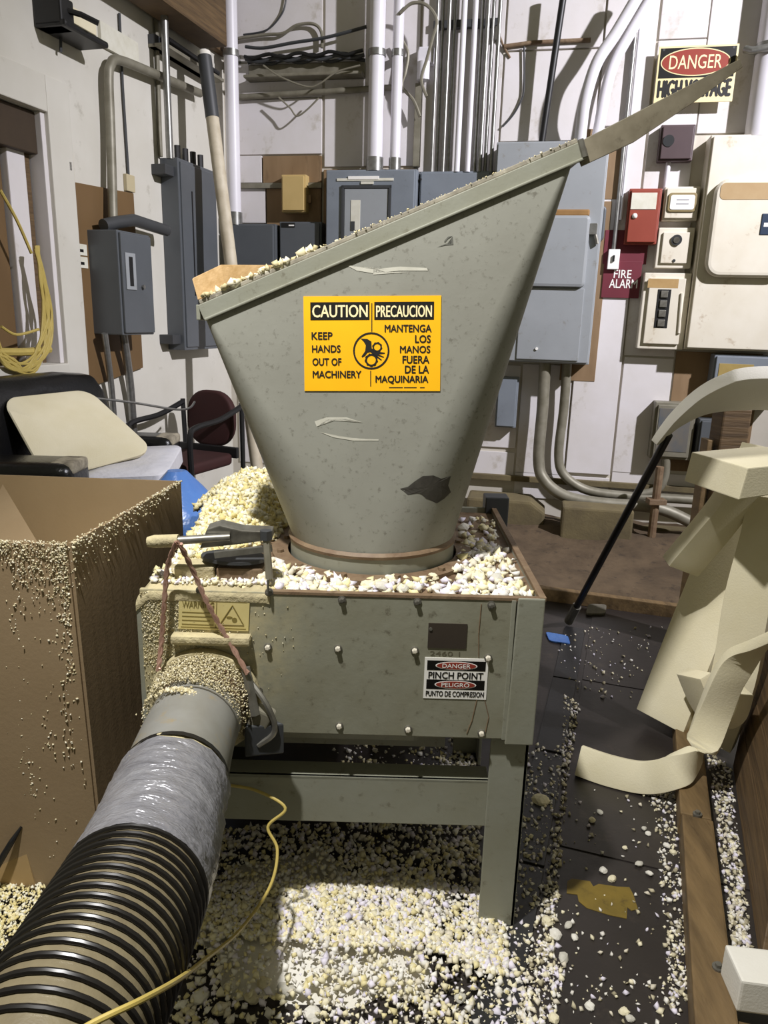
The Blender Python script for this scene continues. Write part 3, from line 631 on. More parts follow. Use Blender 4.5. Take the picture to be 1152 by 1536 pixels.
# wall fan bracket, upper left
p = lp(80, 30, .12)
t = thing('wall_bracket', LW(LW.hit(80, 30)[0], p.z-.12, 0), 'black bracket shelf with hooked wires and papers high on the side wall', 'bracket')
sa = LW.hit(50, 30, 0)[0]
MB(LW).box(sa, LW.hit(60, 46)[1], 0, sa+.10, LW.hit(60, 2)[1], .16).build('arm', M_black, t, bevel=.01); MB(LW).box(sa, LW.hit(60, 46)[1], 0, sa+.34, LW.hit(60, 36)[1], .18).build('shelf', M_black, t, bevel=.012)
MB().tube([lp(95, 14, .14), lp(122, 22, .2), lp(148, 35, .26)], .014, 8).build('rod', M_black, t)
MB(LW).box(sa+.12, LW.hit(60, 14)[1], .0, sa+.42, LW.hit(60, -10)[1], .05).build('card', M_foam, t); MB(LW).box(sa+.5, LW.hit(60, 20)[1], .0, sa+.85, LW.hit(60, -20)[1], .02).build('paper', M_paper, t)
MB().tube([lp(91, 48, .03), lp(91, 78, .03)], .008, 8).build('hook', M_dk2, t)
# coil of yellow cord hanging at the window
t = thing('cord_coil', lp(55, 372, .02), 'coil of yellow-olive cord hanging on the window frame', 'cord')
for k in range(12):
    j = lambda a: random.uniform(-a, a)
    pts = [lp(55+j(3), 372+j(5), .05), lp(64+j(7), 420+j(6), .06), lp(72+j(8), 480+j(8), .06), lp(64+j(9), 525+j(8), .07), lp(42+j(8), 552-j(10), .07), lp(15+j(8), 545+j(10), .07), lp(-4+j(6), 520+j(8), .06), lp(-12, 480, .06)]
    MB().tube(smooth_path(pts, 5), .0065, 7).build('strand', M_cord, t, smooth=True)
MB().tube(smooth_path([lp(-8, 528, .05), lp(40, 528, .05), lp(74, 524, .05)], 4), .02, 8).build('tie_wrap', M_cord, t, smooth=True)
MB().tube(smooth_path([lp(0, 285, .05), lp(25, 330, .05), lp(47, 380, .05)], 5), .008, 7).build('strand', M_cord, t, smooth=True)
MB().tube(smooth_path([lp(2, 490, .06), lp(25, 502, .06), lp(58, 494, .06)], 5), .007, 7).build('strand', M_cord, t, smooth=True)

# ================================================================== THE GRANULATOR
XL, XR, YB = -.569, .377, 2.45
ZT, ZB = .935, .568
mach = thing('foam_granulator', (-.1, 2.0, 0), 'grey steel granulator with slanted sheet-metal hopper, standing on legs', 'machine')
xc = FM.hit(768, 1000)[0]
fp = MB(FM).box(XL+.01, ZB, -.012, xc, ZT-.004, .0).build('front_panel', M_panel, mach, bevel=.003)
MB(FM).prism([(xc-.004, ZB-.012), (XR, ZB-.012), (XR, ZT), (xc+.002, ZT)], -.012, .005).build('corner_post', M_mach, mach, bevel=.003)
MB(FM).box(xc-.012, ZB, -.002, xc-.002, ZT-.006, .003).build('corner_seam', M_mach, mach, bevel=.001)
MB().box(XR-.012, YF, ZB, XR, YB, ZT).build('side_panel', M_mach, mach, bevel=.003)
MB().prism([(XL, YF+.0), (XL+.012, YF), (XL+.012, YB), (XL, YB)], ZB, ZT-.05).build('side_panel', M_mach, mach, bevel=.003)
MB().box(XL, YB-.012, ZB, XR, YB, ZT).build('back_panel', M_mach, mach, bevel=.003)
MB().box(XL+.012, YF+.012, ZB, XR-.012, YB-.012, ZB+.012).build('bottom_plate', M_mach, mach)
MB().box(XL+.012, YF+.012, ZT-.032, XR-.012, YB-.012, ZT-.018).build('top_plate', M_rust, mach)
MB().box(XL+.3, YF-.002, ZT-.008, XR+.002, YF+.014, ZT).build('rim_strip', M_rust, mach, bevel=.001)
MB().box(XR-.013, YF, ZT-.008, XR+.003, YB, ZT+.002).build('rim_strip', M_rust, mach, bevel=.001)
# rounded cover at the left of the top, dusted with foam
cx1 = FM.hit(405, 900)[0]
ringA = []
prof = [(.008, ZT-.03), (.008, ZT-.014), (.014, ZT-.004), (.03, ZT+.002), (.15, ZT+.006), (.20, ZT-.005), (.20, ZT-.03)]
M_dust = mat('foam_dusted_paint', S('#c9bd94'), S('#9d9274'), .85, scale=14, amt=.9, bump=.5, bscale=70)
cv = MB()
for x, sh in ((XL, .03), (XL+.03, .0), (cx1-.01, .0), (cx1, .004)):
    ringA.append([Vector((x, YF-.012+yy, zz-sh)) for yy, zz in prof])
cv.loft(ringA).build('top_cover', M_dust, mach, bevel=.003, smooth=True)
# bolts on the front panel
for (x, y) in [(513, 899), (626, 902), (737, 907), (507, 972), (622, 975), (732, 986), (509, 1088), (612, 1093), (722, 1099), (404, 888), (402, 970), (300, 885), (388, 1035)]:
    a, b = FM.hit(x, y); q = FM(a, b)
    MB().tube([FM(a, b, -.002), FM(a, b, .003)], .0095, 10).build('washer', M_steel, mach, smooth=True)
    MB().tube([FM(a, b, .002), FM(a, b, .010), FM(a, b, .011)], [.0065, .0065, .004], 6).build('bolt', M_cream if y > 960 else M_steel, mach)
# dark name plate (blank) and stencilled number
def frect(x0, y0, x1, y1):
    xm, ym = (x0+x1)/2, (y0+y1)/2; return FM.hit(x0, ym)[0], FM.hit(xm, y1)[1], FM.hit(x1, ym)[0], FM.hit(xm, y0)[1]
npl = MB(FM).box(*[frect(642, 935, 700, 972)[i] for i in (0, 1)], -.001, *[frect(642, 935, 700, 972)[i] for i in (2, 3)], .002).build('name_plate', mat('brown_black_plate', S('#3b332b'), S('#332c26'), .5), mach)
MB().tube([FM(*FM.hit(646, 943), .001), FM(*FM.hit(646, 943), .004)], .004, 8).build('rivet', M_steel, npl)
lettering('2460 1', FM, *frect(645, 977, 690, 984), mat('faded_print', S('#5f5a48')), mach, c=.0006, name='stencil_number', bold=0)
for pp in ([(722, 906), (718, 950), (718, 985)], [(715, 1050), (708, 1080), (700, 1100)], [(727, 1050), (733, 1075), (728, 1098)]):
    MB().tube([FM(*FM.hit(x, y), .0006) for x, y in pp], .0012, 5).build('hairline_wire', M_rust, mach)
# pinch point sign
r = frect(636, 987, 731, 1048); t = MB(FM).box(r[0], r[1], -.001, r[2], r[3], .0015).build('pinch_point_sign', M_sgnw, mach)
t['label'] = 'white danger pinch point sticker in two languages'
H = r[3]-r[1]; Wd = r[2]-r[0]
for (b, tx) in ((.70, 'DANGER'), (.235, 'PELIGRO')):
    q = (r[0]+Wd*.04, r[1]+H*b, r[2]-Wd*.04, r[1]+H*(b+.235)); MB(FM).box(q[0], q[1], .001, q[2], q[3], .002).build('black_band', M_sgnb, t)
    oc = ((q[0]+q[2])/2, (q[1]+q[3])/2)
    MB(FM).prism(oval(*oc, Wd*.33, H*.10), .0018, .0024).build('oval_rim', M_sgnw, t); MB(FM).prism(oval(*oc, Wd*.31, H*.085), .0022, .0028).build('red_oval', M_sgnr, t)
    lettering(tx, FM, oc[0]-Wd*.22, oc[1]-H*.05, oc[0]+Wd*.22, oc[1]+H*.05, M_sgnw, t, c=.003)
lettering('PINCH POINT', FM, r[0]+Wd*.07, r[1]+H*.50, r[2]-Wd*.07, r[1]+H*.66, M_ink, t, c=.0019, bold=.03)
lettering('PUNTO DE COMPRESION', FM, r[0]+Wd*.04, r[1]+H*.06, r[2]-Wd*.04, r[1]+H*.19, M_ink, t, c=.0019, bold=.03)
# dusty yellow warning label at the left
TLp, TRp, BLp = FM.hit(269, 896), FM.hit(375, 900), FM.hit(268, 942)
LFm = Frame(FM(*BLp), FM(*TRp)-FM(*TLp), FM(*TLp)-FM(*BLp), (0, -1, 0)); lw_, lh_ = (FM(*TRp)-FM(*TLp)).length, (FM(*TLp)-FM(*BLp)).length
t = MB(LFm).box(0, 0, .0, lw_, lh_, .003).build('warning_label', M_lamp, mach); t['label'] = 'dusty yellow warning label with a triangle'
E_ = mat('label_olive_print', S('#7a6c34'), S('#8d7f48'), .6, scale=30)
for q in [(0.006, .004, lw_-.006, .006), (.006, lh_-.006, lw_-.006, lh_-.004), (lw_*.53, .004, lw_*.54, lh_-.004)]: MB(LFm).box(q[0], q[1], .002, q[2], q[3], .0036).build('border_line', E_, t)
lettering('WARNING', LFm, .008, lh_*.70, lw_*.5, lh_*.90, E_, t, c=.0036)
for k in range(4): MB(LFm).box(.008, lh_*(.14+.13*k), .002, lw_*(.5-.05*(k % 2)), lh_*(.17+.13*k), .0036).build('print_line', E_, t)
tx, ty = lw_*.76, lh_*.48
for k in range(3):
    a0, a1 = math.radians(90+120*k), math.radians(210+120*k); R_ = lh_*.42
    pA_, pB_ = LFm(tx+R_*math.cos(a0), ty-.006+R_*math.sin(a0), .0035), LFm(tx+R_*math.cos(a1), ty-.006+R_*math.sin(a1), .0035)
    MB().tube([pA_, pB_], .0012, 6).build('triangle_line', E_, t)
MB(LFm).prism(oval(tx+.006, ty-.010, .006, .006, 14), .002, .0038).build('roller_mark', E_, t); MB(LFm).prism(oval(tx-.006, ty-.004, .007, .003, 14), .002, .0038).build('hand_mark', E_, t)
# legs and rails
lx0 = atZ(716, 1385).x; 
def leg(x0, x1, y0, y1, sx, sy):
    m_ = MB(); tk = .010; fx = x0 if sx < 0 else x1-tk; fy = y0 if sy < 0 else y1-tk
    m_.box(x0, fy, 0, x1, fy+tk, ZB+.004); m_.box(fx, y0, 0, fx+tk, y1, ZB+.004)
    m_.build('leg', M_mach, mach, bevel=.002)
leg(lx0, XR-.004, YF+.016, YF+.10, 1, -1); leg(lx0, XR-.004, YB-.10, YB-.016, 1, 1); leg(XL+.01, XL+.10, YF+.016, YF+.10, -1, -1); leg(XL+.01, XL+.10, YB-.10, YB-.016, -1, 1)
zr0, zr1 = atY(600, 1238, YF+.02).z, atY(600, 1170, YF+.02).z
MB().box(XL+.02, YF+.026, zr0, lx0+.005, YF+.036, zr1).build('cross_rail', M_mach, mach, bevel=.002)
MB().box(XL+.02, YF+.026, zr1-.01, lx0+.005, YF+.09, zr1).build('cross_rail', M_mach, mach, bevel=.002)
MB().box(XL+.02, YB-.036, zr0, lx0+.005, YB-.026, zr1).build('cross_rail', M_mach, mach, bevel=.002)
MB().box(XR-.022, YF+.05, zr0, XR-.012, YB-.05, zr1).build('side_rail', M_mach, mach, bevel=.002)
MB().box(XL+.016, YF+.05, zr0, XL+.026, YB-.05, zr1).build('side_rail', M_mach, mach, bevel=.002)
MB().box(-.30, 1.82, zr1-.02, .12, 2.36, ZB+.01).build('rotor_housing', M_mach, mach, bevel=.02)
MB().tube([(-.28, 2.1, .40), (.16, 2.1, .40)], .12, 20).build('motor', M_dkgrey, mach, smooth=True)
MB().box(-.30, 1.95, zr0+.02, .20, 2.25, zr1-.01).build('motor_mount', M_mach, mach)
# bracket at the far corner of the top
MB().prism([(XR-.035, YB-.02), (XR+.045, YB-.02), (XR+.045, YB+.05), (XR-.035, YB+.05)], ZB+.1, atY(760, 745, YB).z).build('corner_bracket', M_dk2, mach, bevel=.004)
# hopper: flange ring, square-to-round transition
HC = Vector((-.030, 1.975, 0)); HR = .222; z0h = ZT-.018
ring = MB(); seg = 48
def circ(r, z, n=seg): return [Vector((HC.x+r*math.cos(2*math.pi*k/n), HC.y+r*math.sin(2*math.pi*k/n), z)) for k in range(n)]
ring.loft([circ(HR+.055, z0h), circ(HR+.055, z0h+.012), circ(HR+.012, z0h+.014), circ(HR+.012, z0h)]).build('base_flange', M_rust, mach, smooth=True)
MB().loft([circ(HR+.004, z0h), circ(HR+.004, z0h+.055), circ(HR-.006, z0h+.055), circ(HR-.006, z0h)], caps=False).build('collar', M_mach, mach, smooth=True)
MB().loft([circ(HR+.008, z0h+.050), circ(HR+.010, z0h+.058), circ(HR+.002, z0h+.066)], caps=False).build('collar_bead', M_rust, mach, smooth=True)
for k in range(12):
    a = 2*math.pi*(k+.5)/12; q = HC+Vector(((HR+.034)*math.cos(a), (HR+.034)*math.sin(a), z0h+.012))
    MB().tube([q, q+Vector((0, 0, .009))], .010, 6).build('flange_bolt', M_rust, mach)
YA, YK = 1.845, 2.40
A_ = atY(300, 457, YA); B_ = atY(868, 214, YA)
Ak = Vector((A_.x, YK, A_.z)); Bk = Vector((B_.x, YK, B_.z))
zc0 = z0h+.058; NQ = 16; rows = 14
def hop_rings(inset, n=rows):
    cor = [Vector((B_.x-inset, YA+inset, B_.z)), Vector((B_.x-inset, YK-inset, B_.z)), Vector((A_.x+inset, YK-inset, A_.z)), Vector((A_.x+inset, YA+inset, A_.z))]
    st = [-90, 0, 90, 180]; out = []
    for i in range(n+1):
        t_ = i/n; rg = []
        for q in range(4):
            for k in range(NQ+1):
                an = math.radians(st[q]+90*k/NQ); p_ = Vector((HC.x+(HR-inset)*math.cos(an), HC.y+(HR-inset)*math.sin(an), zc0))
                rg.append(p_.lerp(cor[q], min(t_, .9995)))
        out.append(rg)
    return out
ho = hop_rings(0); hi_ = hop_rings(.005)
hm = MB(); hm.loft(ho+hi_[::-1], caps=False)
hopper = hm.build('hopper', M_hop, mach, smooth=True)
hopper['label'] = 'slanted grey sheet-metal hopper'
bvh = BVHTree.FromPolygons(hm.v, hm.f)
def onhop(x, y, off=.0008):
    p_, n_, i_, d_ = bvh.ray_cast(CAM, ray(x, y).normalized())
    if p_ is None: return None
    if n_.dot(ray(x, y)) > 0: n_ = -n_
    return p_+n_*off
# rim flange along the slanted front edge, edge strips, back and side rims
up = (B_-A_).normalized(); nr = Vector((0, -1, 0)); dn = nr.cross(up).normalized()
if dn.z > 0: dn = -dn
def barq(p, q, wd, thick, name, m, parent, d_=dn, n_=nr, b=.002):
    f = Frame(p, q-p, d_, n_); L_ = (q-p).length
    return MB(f).box(0, 0, 0, L_, wd, thick).build(name, m, parent, bevel=b)
barq(A_-up*.004+Vector((0, .002, 0)), B_+up*.004+Vector((0, .002, 0)), .036, .012, 'rim_flange', M_mach, mach)
barq(A_+dn*.034-up*.002, B_+dn*.034+up*.002, .006, .015, 'rim_bead', M_mach, mach)
barq(Ak, Bk, .036, .010, 'rim_flange', M_mach, mach, n_=-nr)
for (p, q, sx) in ((A_, Ak, -1), (B_, Bk, 1)):
    MB().prism([(p.x, YA), (p.x+sx*.010, YA), (p.x+sx*.010, YK), (p.x, YK)], p.z-.036, p.z).build('rim_flange', M_mach, mach, bevel=.002)
for k, (o_, w_) in enumerate(((-.002, .016), (-.020, .012))):
    f = Frame(A_+Vector((0, -o_, 0))-dn*.001, B_-A_, (0, 1, 0), -dn)
    MB(f).box(.0, 0, 0, (B_-A_).length, w_, .010-.003*k).build('rim_wood_strip', mat('weathered_lath', S('#9b9585'), S('#6b655a'), .8, scale=20, amt=.9, stretch=(1, 1, 1), dirt=S('#d8d2c0'), dirt_amt=.3, dirt_scale=30), mach, bevel=.002)
# tapering lip running on past the high corner
Tp = atY(1109, 89, YA-.02); u2 = (Tp-B_).normalized()
lipv = [B_-up*.02, Tp, Tp+Vector((0, .06, 0)), Bk.lerp(B_, .55)]
lm = MB(); th = Vector((0, 0, -.010))
lm.add([*lipv, *[p+th for p in lipv]], [(0, 1, 2, 3), (7, 6, 5, 4), (0, 4, 5, 1), (1, 5, 6, 2), (2, 6, 7, 3), (3, 7, 4, 0)], False)
lm.build('lip_plate', M_mach, mach)
d2_ = Vector((0, -1, 0)).cross(u2).normalized(); d2_ = -d2_ if d2_.z > 0 else d2_
lm = MB(); q0, q1 = B_-up*.012, Tp
fr_ = [(q0, .050), (B_.lerp(Tp, .3), .054), (B_.lerp(Tp, .7), .036), (q1, .018)]
lm.loft([[p+Vector((0, -.004, 0)), p+Vector((0, .008, 0)), p+d2_*h+Vector((0, .008, 0)), p+d2_*h+Vector((0, -.004, 0))] for p, h in fr_]).build('lip_flange', mat('weathered_lip', S('#8b8370'), S('#6a6250'), .55, scale=10, amt=.9, dirt=S('#4a4334'), dirt_amt=.25, dirt_scale=25), mach, bevel=.001)
MB().tube([B_+Vector((0, -.014, .004)), B_+Vector((0, -.014, 0))+dn*.035], .007, 6).build('lip_weld', M_steel, mach)
# edge strip on the right side of the hopper carrying a torn sticker
pts = [onhop(x, y, .001) for x, y in [(773, 482), (781, 483), (771, 520), (760, 553), (749, 556), (748, 545)]]
if all(pts):
    sm_ = MB(); c_ = sum(pts, Vector())/6
    sm_.add([c_]+pts, [(0, i, i % 6+1) for i in range(1, 7)], False); sm_.build('torn_sticker', M_sgnw, mach)
# caution sign on the flat of the hopper face
fn = (B_-A_).cross(Vector((HC.x, HC.y-HR, zc0))-A_).normalized(); fn = -fn if fn.y > 0 else fn
HF0 = Frame(A_, B_-A_, fn.cross(B_-A_), fn)
c3 = [HF0.pt(x, y, .0015) for x, y in [(455, 444), (665, 444), (457, 587), (657, 586)]]
ax = ((c3[1]-c3[0])+(c3[3]-c3[2])).normalized(); bx = fn.cross(ax)
if bx.z < 0: bx = -bx
wS = ((c3[1]-c3[0]).length+(c3[3]-c3[2]).length)/2; hS = ((c3[0]-c3[2]).length+(c3[1]-c3[3]).length)/2
cS = sum(c3, Vector())/4
SF = Frame(cS-ax*wS/2-bx*hS/2, ax, bx, fn)
sg = MB(SF).box(0, 0, -.002, wS, hS, .001).build('caution_sign', M_yel, mach); sg['label'] = 'yellow caution sign in English and Spanish with a gear pictogram'
def sq(x0, y0, x1, y1): return wS*(x0-103)/938, hS*(740-y1)/638, wS*(x1-103)/938, hS*(740-y0)/638      # measured off the sign itself
def sbox(nm, x0, y0, x1, y1, m, c=.0018):
    q = sq(x0, y0, x1, y1); return MB(SF).box(q[0], q[1], .0005, q[2], q[3], c).build(nm, m, sg)
sbox('black_band', 150, 142, 555, 260, M_sgnb); sbox('black_band', 588, 142, 993, 260, M_sgnb); sbox('divider', 568, 150, 574, 338, M_ink); sbox('divider', 560, 602, 566, 708, M_ink)
lettering('CAUTION', SF, *sq(165, 162, 542, 243), M_bone, sg, c=.0024, bold=.02); lettering('PRECAUCION', SF, *sq(602, 167, 978, 243), M_bone, sg, c=.0024, bold=.02)
for (tx, q) in [('KEEP', (158, 342, 300, 390)), ('HANDS', (160, 430, 355, 478)), ('OUT OF', (162, 517, 360, 566)), ('MACHINERY', (163, 603, 498, 650)),
                ('MANTENGA', (660, 294, 977, 342)), ('LOS', (868, 364, 972, 414)), ('MANOS', (765, 435, 970, 482)), ('FUERA', (783, 502, 964, 552)), ('DE LA', (800, 568, 962, 618)), ('MAQUINARIA', (598, 636, 958, 690))]:
    lettering(tx, SF, *sq(*q), M_ink, sg, c=.0018, bold=.03)
for k, (x0, x1) in enumerate(((690, 785), (793, 880), (903, 935))): sbox('fine_print', x0, 714, x1, 720, M_ink, .0014)
def ringm(nm, cx, cy, r0, r1, n=36, teeth=0):
    a, b, _, _ = sq(cx, cy, cx, cy); k = wS/938; m_ = MB(SF); vv = []
    for i in range(n):
        an = 2*math.pi*i/n; ro = r1*(1.10 if teeth and (i*teeth*2//n) % 2 else 1.0)
        vv += [(a+k*r0*math.cos(an), b+k*r0*math.sin(an), .0012), (a+k*ro*math.cos(an), b+k*ro*math.sin(an), .0012), (a+k*r0*math.cos(an), b+k*r0*math.sin(an), .0018), (a+k*ro*math.cos(an), b+k*ro*math.sin(an), .0018)]
    fs = []
    for i in range(n):
        j = (i+1) % n; fs += [(4*i+2, 4*i+3, 4*j+3, 4*j+2), (4*i+1, 4*j+1, 4*j+3, 4*i+3), (4*i, 4*i+2, 4*j+2, 4*j), (4*i, 4*j, 4*j+1, 4*i+1)]
    m_.add(vv, fs); m_.build(nm, M_ink, sg)
ringm('pictogram_ring', 567, 468, 113, 125); ringm('gear', 608, 443, 22, 32, 48, 8); ringm('gear', 568, 530, 30, 42, 48, 9)
def poly(nm, P):
    MB(SF).prism([(sq(x, y, x, y)[0], sq(x, y, x, y)[1]) for x, y in P[::-1]], .0008, .0018).build(nm, M_ink, sg)
poly('hand', [(495, 385), (540, 388), (568, 405), (570, 450), (590, 470), (660, 480), (660, 487), (615, 490), (655, 508), (650, 513), (605, 498), (640, 528), (634, 532), (590, 500), (560, 475), (540, 480), (525, 500), (505, 512), (500, 505), (525, 470), (530, 430), (515, 405)])
# black smear and scraped marks on the hopper
def patch(nm, P, m, off=.0009, n=5):
    cx_ = sum(p[0] for p in P)/len(P); cy_ = sum(p[1] for p in P)/len(P); m_ = MB(); vs_ = [onhop(cx_, cy_, off)]
    for i in range(1, n+1):
        vs_ += [onhop(cx_+(x-cx_)*i/n, cy_+(y-cy_)*i/n, off) for x, y in P]
    if any(v is None for v in vs_): return
    k = len(P); fs_ = [(0, 1+j, 1+(j+1) % k) for j in range(k)]
    for i in range(n-1):
        for j in range(k): fs_.append((1+i*k+j, 1+i*k+(j+1) % k, 1+(i+1)*k+(j+1) % k, 1+(i+1)*k+j))
    m_.add(vs_, fs_, False).build(nm, m, mach)
M_smear = mat('black_smear', S('#35322d'), S('#4a473f'), .6, scale=40)
patch('black_smear', [(622, 722), (634, 714), (650, 713), (662, 718), (676, 714), (672, 728), (676, 738), (666, 748), (655, 755), (640, 748), (630, 740), (612, 742), (600, 733), (612, 730)], M_smear)
for P in ([(520, 398), (560, 404), (600, 400), (640, 402), (642, 406), (600, 406), (560, 410), (535, 406)], [(480, 648), (510, 655), (540, 658), (568, 659), (568, 661), (530, 661), (500, 656)], [(560, 402), (575, 409), (615, 408), (560, 412)], [(472, 632), (490, 626), (520, 626), (545, 634), (518, 628), (492, 629), (475, 640)]):
    patch('scrape_mark', P, mat('bare_scrape', S('#bdbbae'), S('#a6a496'), .5, scale=30))
for P in ([(655, 371), (668, 366), (677, 366), (679, 355), (680, 367), (668, 368)], [(666, 362), (672, 355), (679, 354), (674, 356), (669, 362), (667, 364)]): patch('scuff_mark', P, mat('scuff', S('#55554d')))
# top latch handle with clamp
hz = ZT+.06
lat = MB().tube([atY(222, 813, YF+.03), atY(232, 812, YF+.03), atY(268, 811, YF+.03)], [.012, .015, .015], 12).build('latch_grip', M_dust, mach, smooth=True)
MB().tube([atY(262, 811, YF+.03), atY(345, 806, YF+.05)], .010, 10).build('latch_rod', M_steel, mach, smooth=True)
m_ = MB(Frame(atY(300, 822, YF+.06), (1, .1, .02), (0, -.2, 1), (0, -1, -.2))); m_.prism([(0, 0), (.10, .01), (.17, .02), (.17, .04), (.10, .045), (.05, .06), (.02, .05)], -.03, .004); m_.build('latch_yoke', M_steel, mach, bevel=.003)
MB().prism([(p.x, p.y) for p in [atY(300+60*(1+math.cos(a))/1.2, 800, YF+.09+.05*math.sin(a)) for a in [2*math.pi*k/18 for k in range(18)]]], ZT+.045, ZT+.053).build('latch_disc', M_dk2, mach)
MB().tube([atY(322, 832, YF+.04), atY(408, 822, YF+.05)], .010, 4).build('latch_bar', M_steel, mach)
p = atY(399, 803, YF+.05); MB().tube([p, atY(404, 868, YF+.03)], .009, 8).build('latch_bolt', M_oldsteel, mach, smooth=True); MB().tube([p+Vector((0, 0, .012)), p-Vector((0, 0, .01))], .015, 6).build('latch_nut', M_dk2, mach)
for (x0, x1) in ((262, 322), (325, 395)):
    MB().box(atY(x0, 850, YF+.06).x, YF+.05, ZT-.02, atY(x1, 850, YF+.06).x, YF+.12, ZT+.035).build('latch_block', M_dust if x0 < 300 else M_rust, mach, bevel=.006)
p = FM.pt(402, 888, .016); MB().tube([p+Vector((0, 0, .03)), p], .003, 6).build('eye_pin', M_steel, mach); 
# ledge and outlet spout below the warning label
MB(FM).box(*frect(260, 948, 378, 962)[:2], -.002, *frect(260, 948, 378, 962)[2:], .03).build('spout_ledge', M_dust, mach, bevel=.008)
OC = atY(303, 1050, YF); OC.z = .655; OC.x = -.412
h1 = atZ(283, 1105, .655); h2 = atZ(222, 1290, .662); h3 = atZ(78, 1580, .69)
def cring(c, d, r, n=32, ph=0):
    d = d.normalized(); rf = Vector((0, 0, 1)); rf = (rf-d*rf.dot(d)).normalized(); q = d.cross(rf)
    return [c+(rf*math.cos(2*math.pi*k/n)+q*math.sin(2*math.pi*k/n))*r for k in range(n)]
axd = h1-OC
MB().loft([cring(OC+Vector((0, .02, 0)), axd, .106), cring(OC.lerp(h1, .35), axd, .100), cring(OC.lerp(h1, .62), axd, .096)]).build('outlet_spout', M_rust, mach, smooth=True)
MB().loft([cring(OC+Vector((0, -.003, 0)), Vector((0, -1, 0)), .135), cring(OC+Vector((0, -.022, 0)), Vector((0, -1, 0)), .132)]).build('outlet_flange', M_dust, mach, bevel=.004, smooth=True)
m_ = MB(Frame(OC+Vector((.13, -.02, -.03)), (1, 0, -.5), (0, -1, 0), (.5, 0, 1)))
m_.prism(rrect(-.02, -.01, .03, .03, .01), -.05, .03).build('spout_latch', M_oldsteel, mach, bevel=.006)
MB().tube(smooth_path([OC+Vector((.10, -.02, .07)), OC+Vector((.15, -.05, .02)), OC+Vector((.17, -.05, -.05)), OC+Vector((.13, -.05, -.09))], 5), .007, 7).build('latch_wire', M_steel, mach, smooth=True)
MB().tube([OC+Vector((.10, -.03, .10)), OC+Vector((.125, -.05, -.01))], .012, 6).build('latch_arm', M_steel, mach)
MB().prism([(OC.x+.10, YF-.06), (OC.x+.19, YF-.04), (OC.x+.15, YF-.01), (OC.x+.10, YF-.01)], ZB-.03, ZB+.05).build('hang_plate', M_dk2, mach, bevel=.004)
# braided copper ties
for (pp) in ([(266, 812), (252, 850), (247, 905), (243, 960), (238, 1005)], [(270, 815), (292, 860), (312, 905), (340, 955), (372, 1010)]):
    pts = smooth_path([atY(x, y, YF-.045 if i in (0, 4) else YF-.022) for i, (x, y) in enumerate(pp)], 8)
    for ph in (0, 1):
        q = [p+Vector((.003*math.cos(i*1.3+ph*3.14), -.002, .003*math.sin(i*1.3+ph*3.14))) for i, p in enumerate(pts)]
        MB().tube(q, .0042, 6).build('copper_tie', M_copper, mach, smooth=True)

# ================================================================== HOSE
hose = thing('suction_hose', (h2.x, h2.y, 0), 'ribbed black and olive suction hose taped to the machine outlet', 'hose')
path = smooth_path([OC.lerp(h1, .5), h1, h1.lerp(h2, .5), h2, atZ(150, 1440, .682), h3, atZ(15, 1730, .68), atZ(-60, 1900, .66)], 14)
lens = [0]
for i in range(1, len(path)): lens.append(lens[-1]+(path[i]-path[i-1]).length)
def along(s):
    for i in range(1, len(path)):
        if lens[i] >= s:
            t_ = (s-lens[i-1])/(lens[i]-lens[i-1]); return path[i-1].lerp(path[i], t_), (path[i]-path[i-1]).normalized()
    return path[-1], (path[-1]-path[-2]).normalized()
def slen(px_y):                                     # arc length where the axis passes picture row px_y
    for i in range(len(path)):
        if proj(path[i])[1] > px_y: return lens[i]
    return lens[-1]
sA, sB, sC = slen(1172), slen(1200), slen(1332)
def sect(s0_, s1_, r0_, r1_, nm, m, n=8, wr=0, parent=hose):
    rg = []
    for i in range(n+1):
        s_ = s0_+(s1_-s0_)*i/n; p_, d_ = along(s_); r_ = r0_+(r1_-r0_)*i/n
        cr = cring(p_, d_, r_)
        if wr: cr = [c+(c-p_).normalized()*wr*(noise.noise((c.x*30, s_*60+c.z*12, c.z*30))) for c in cr]
        rg.append(cr)
    return MB().loft(rg, caps=False).build(nm, m, parent, smooth=True)
sect(.0, sA, .100, .103, 'sleeve', M_sleeve); sect(.045, .050, .1025, .1025, 'sleeve_seam', M_steel, 2)
sect(sA-.006, sA+.010, .107, .109, 'clamp_band', M_black, 3)
sect(sA-.002, sB, .105, .109, 'foam_fringe', M_dust, 4, .006)
sect(sA+.016, sC, .109, .117, 'tape_wrap', M_tape, 26, .007)
sect(sC-.006, lens[-1]-.001, .110, .112, 'hose_wall', M_hose, 60)
pitch = .0195; s_ = sC; proto = None
while s_ < lens[-1]-.01:
    p_, d_ = along(s_)
    if proto is None:
        m_ = MB(); rgs = []
        for k in range(36):
            a = 2*math.pi*k/36; c_ = Vector((math.cos(a)*.1135, math.sin(a)*.1135, 0)); er = c_.normalized()
            rgs.append([c_+er*.0045*math.cos(b)+Vector((0, 0, .0042*math.sin(b))) for b in [2*math.pi*j/8 for j in range(8)]])
        rgs.append(rgs[0]); m_.loft(rgs, caps=False)
        proto = m_.build('rib', M_rubber, hose, smooth=True, loc=(0, 0, 0))
        o = proto
    else:
        o = proto.copy(); col.objects.link(o); o.parent = hose
    o.rotation_mode = 'QUATERNION'; o.rotation_quaternion = d_.to_track_quat('Z', 'Y'); o.location = p_-WL[hose]
    s_ += pitch
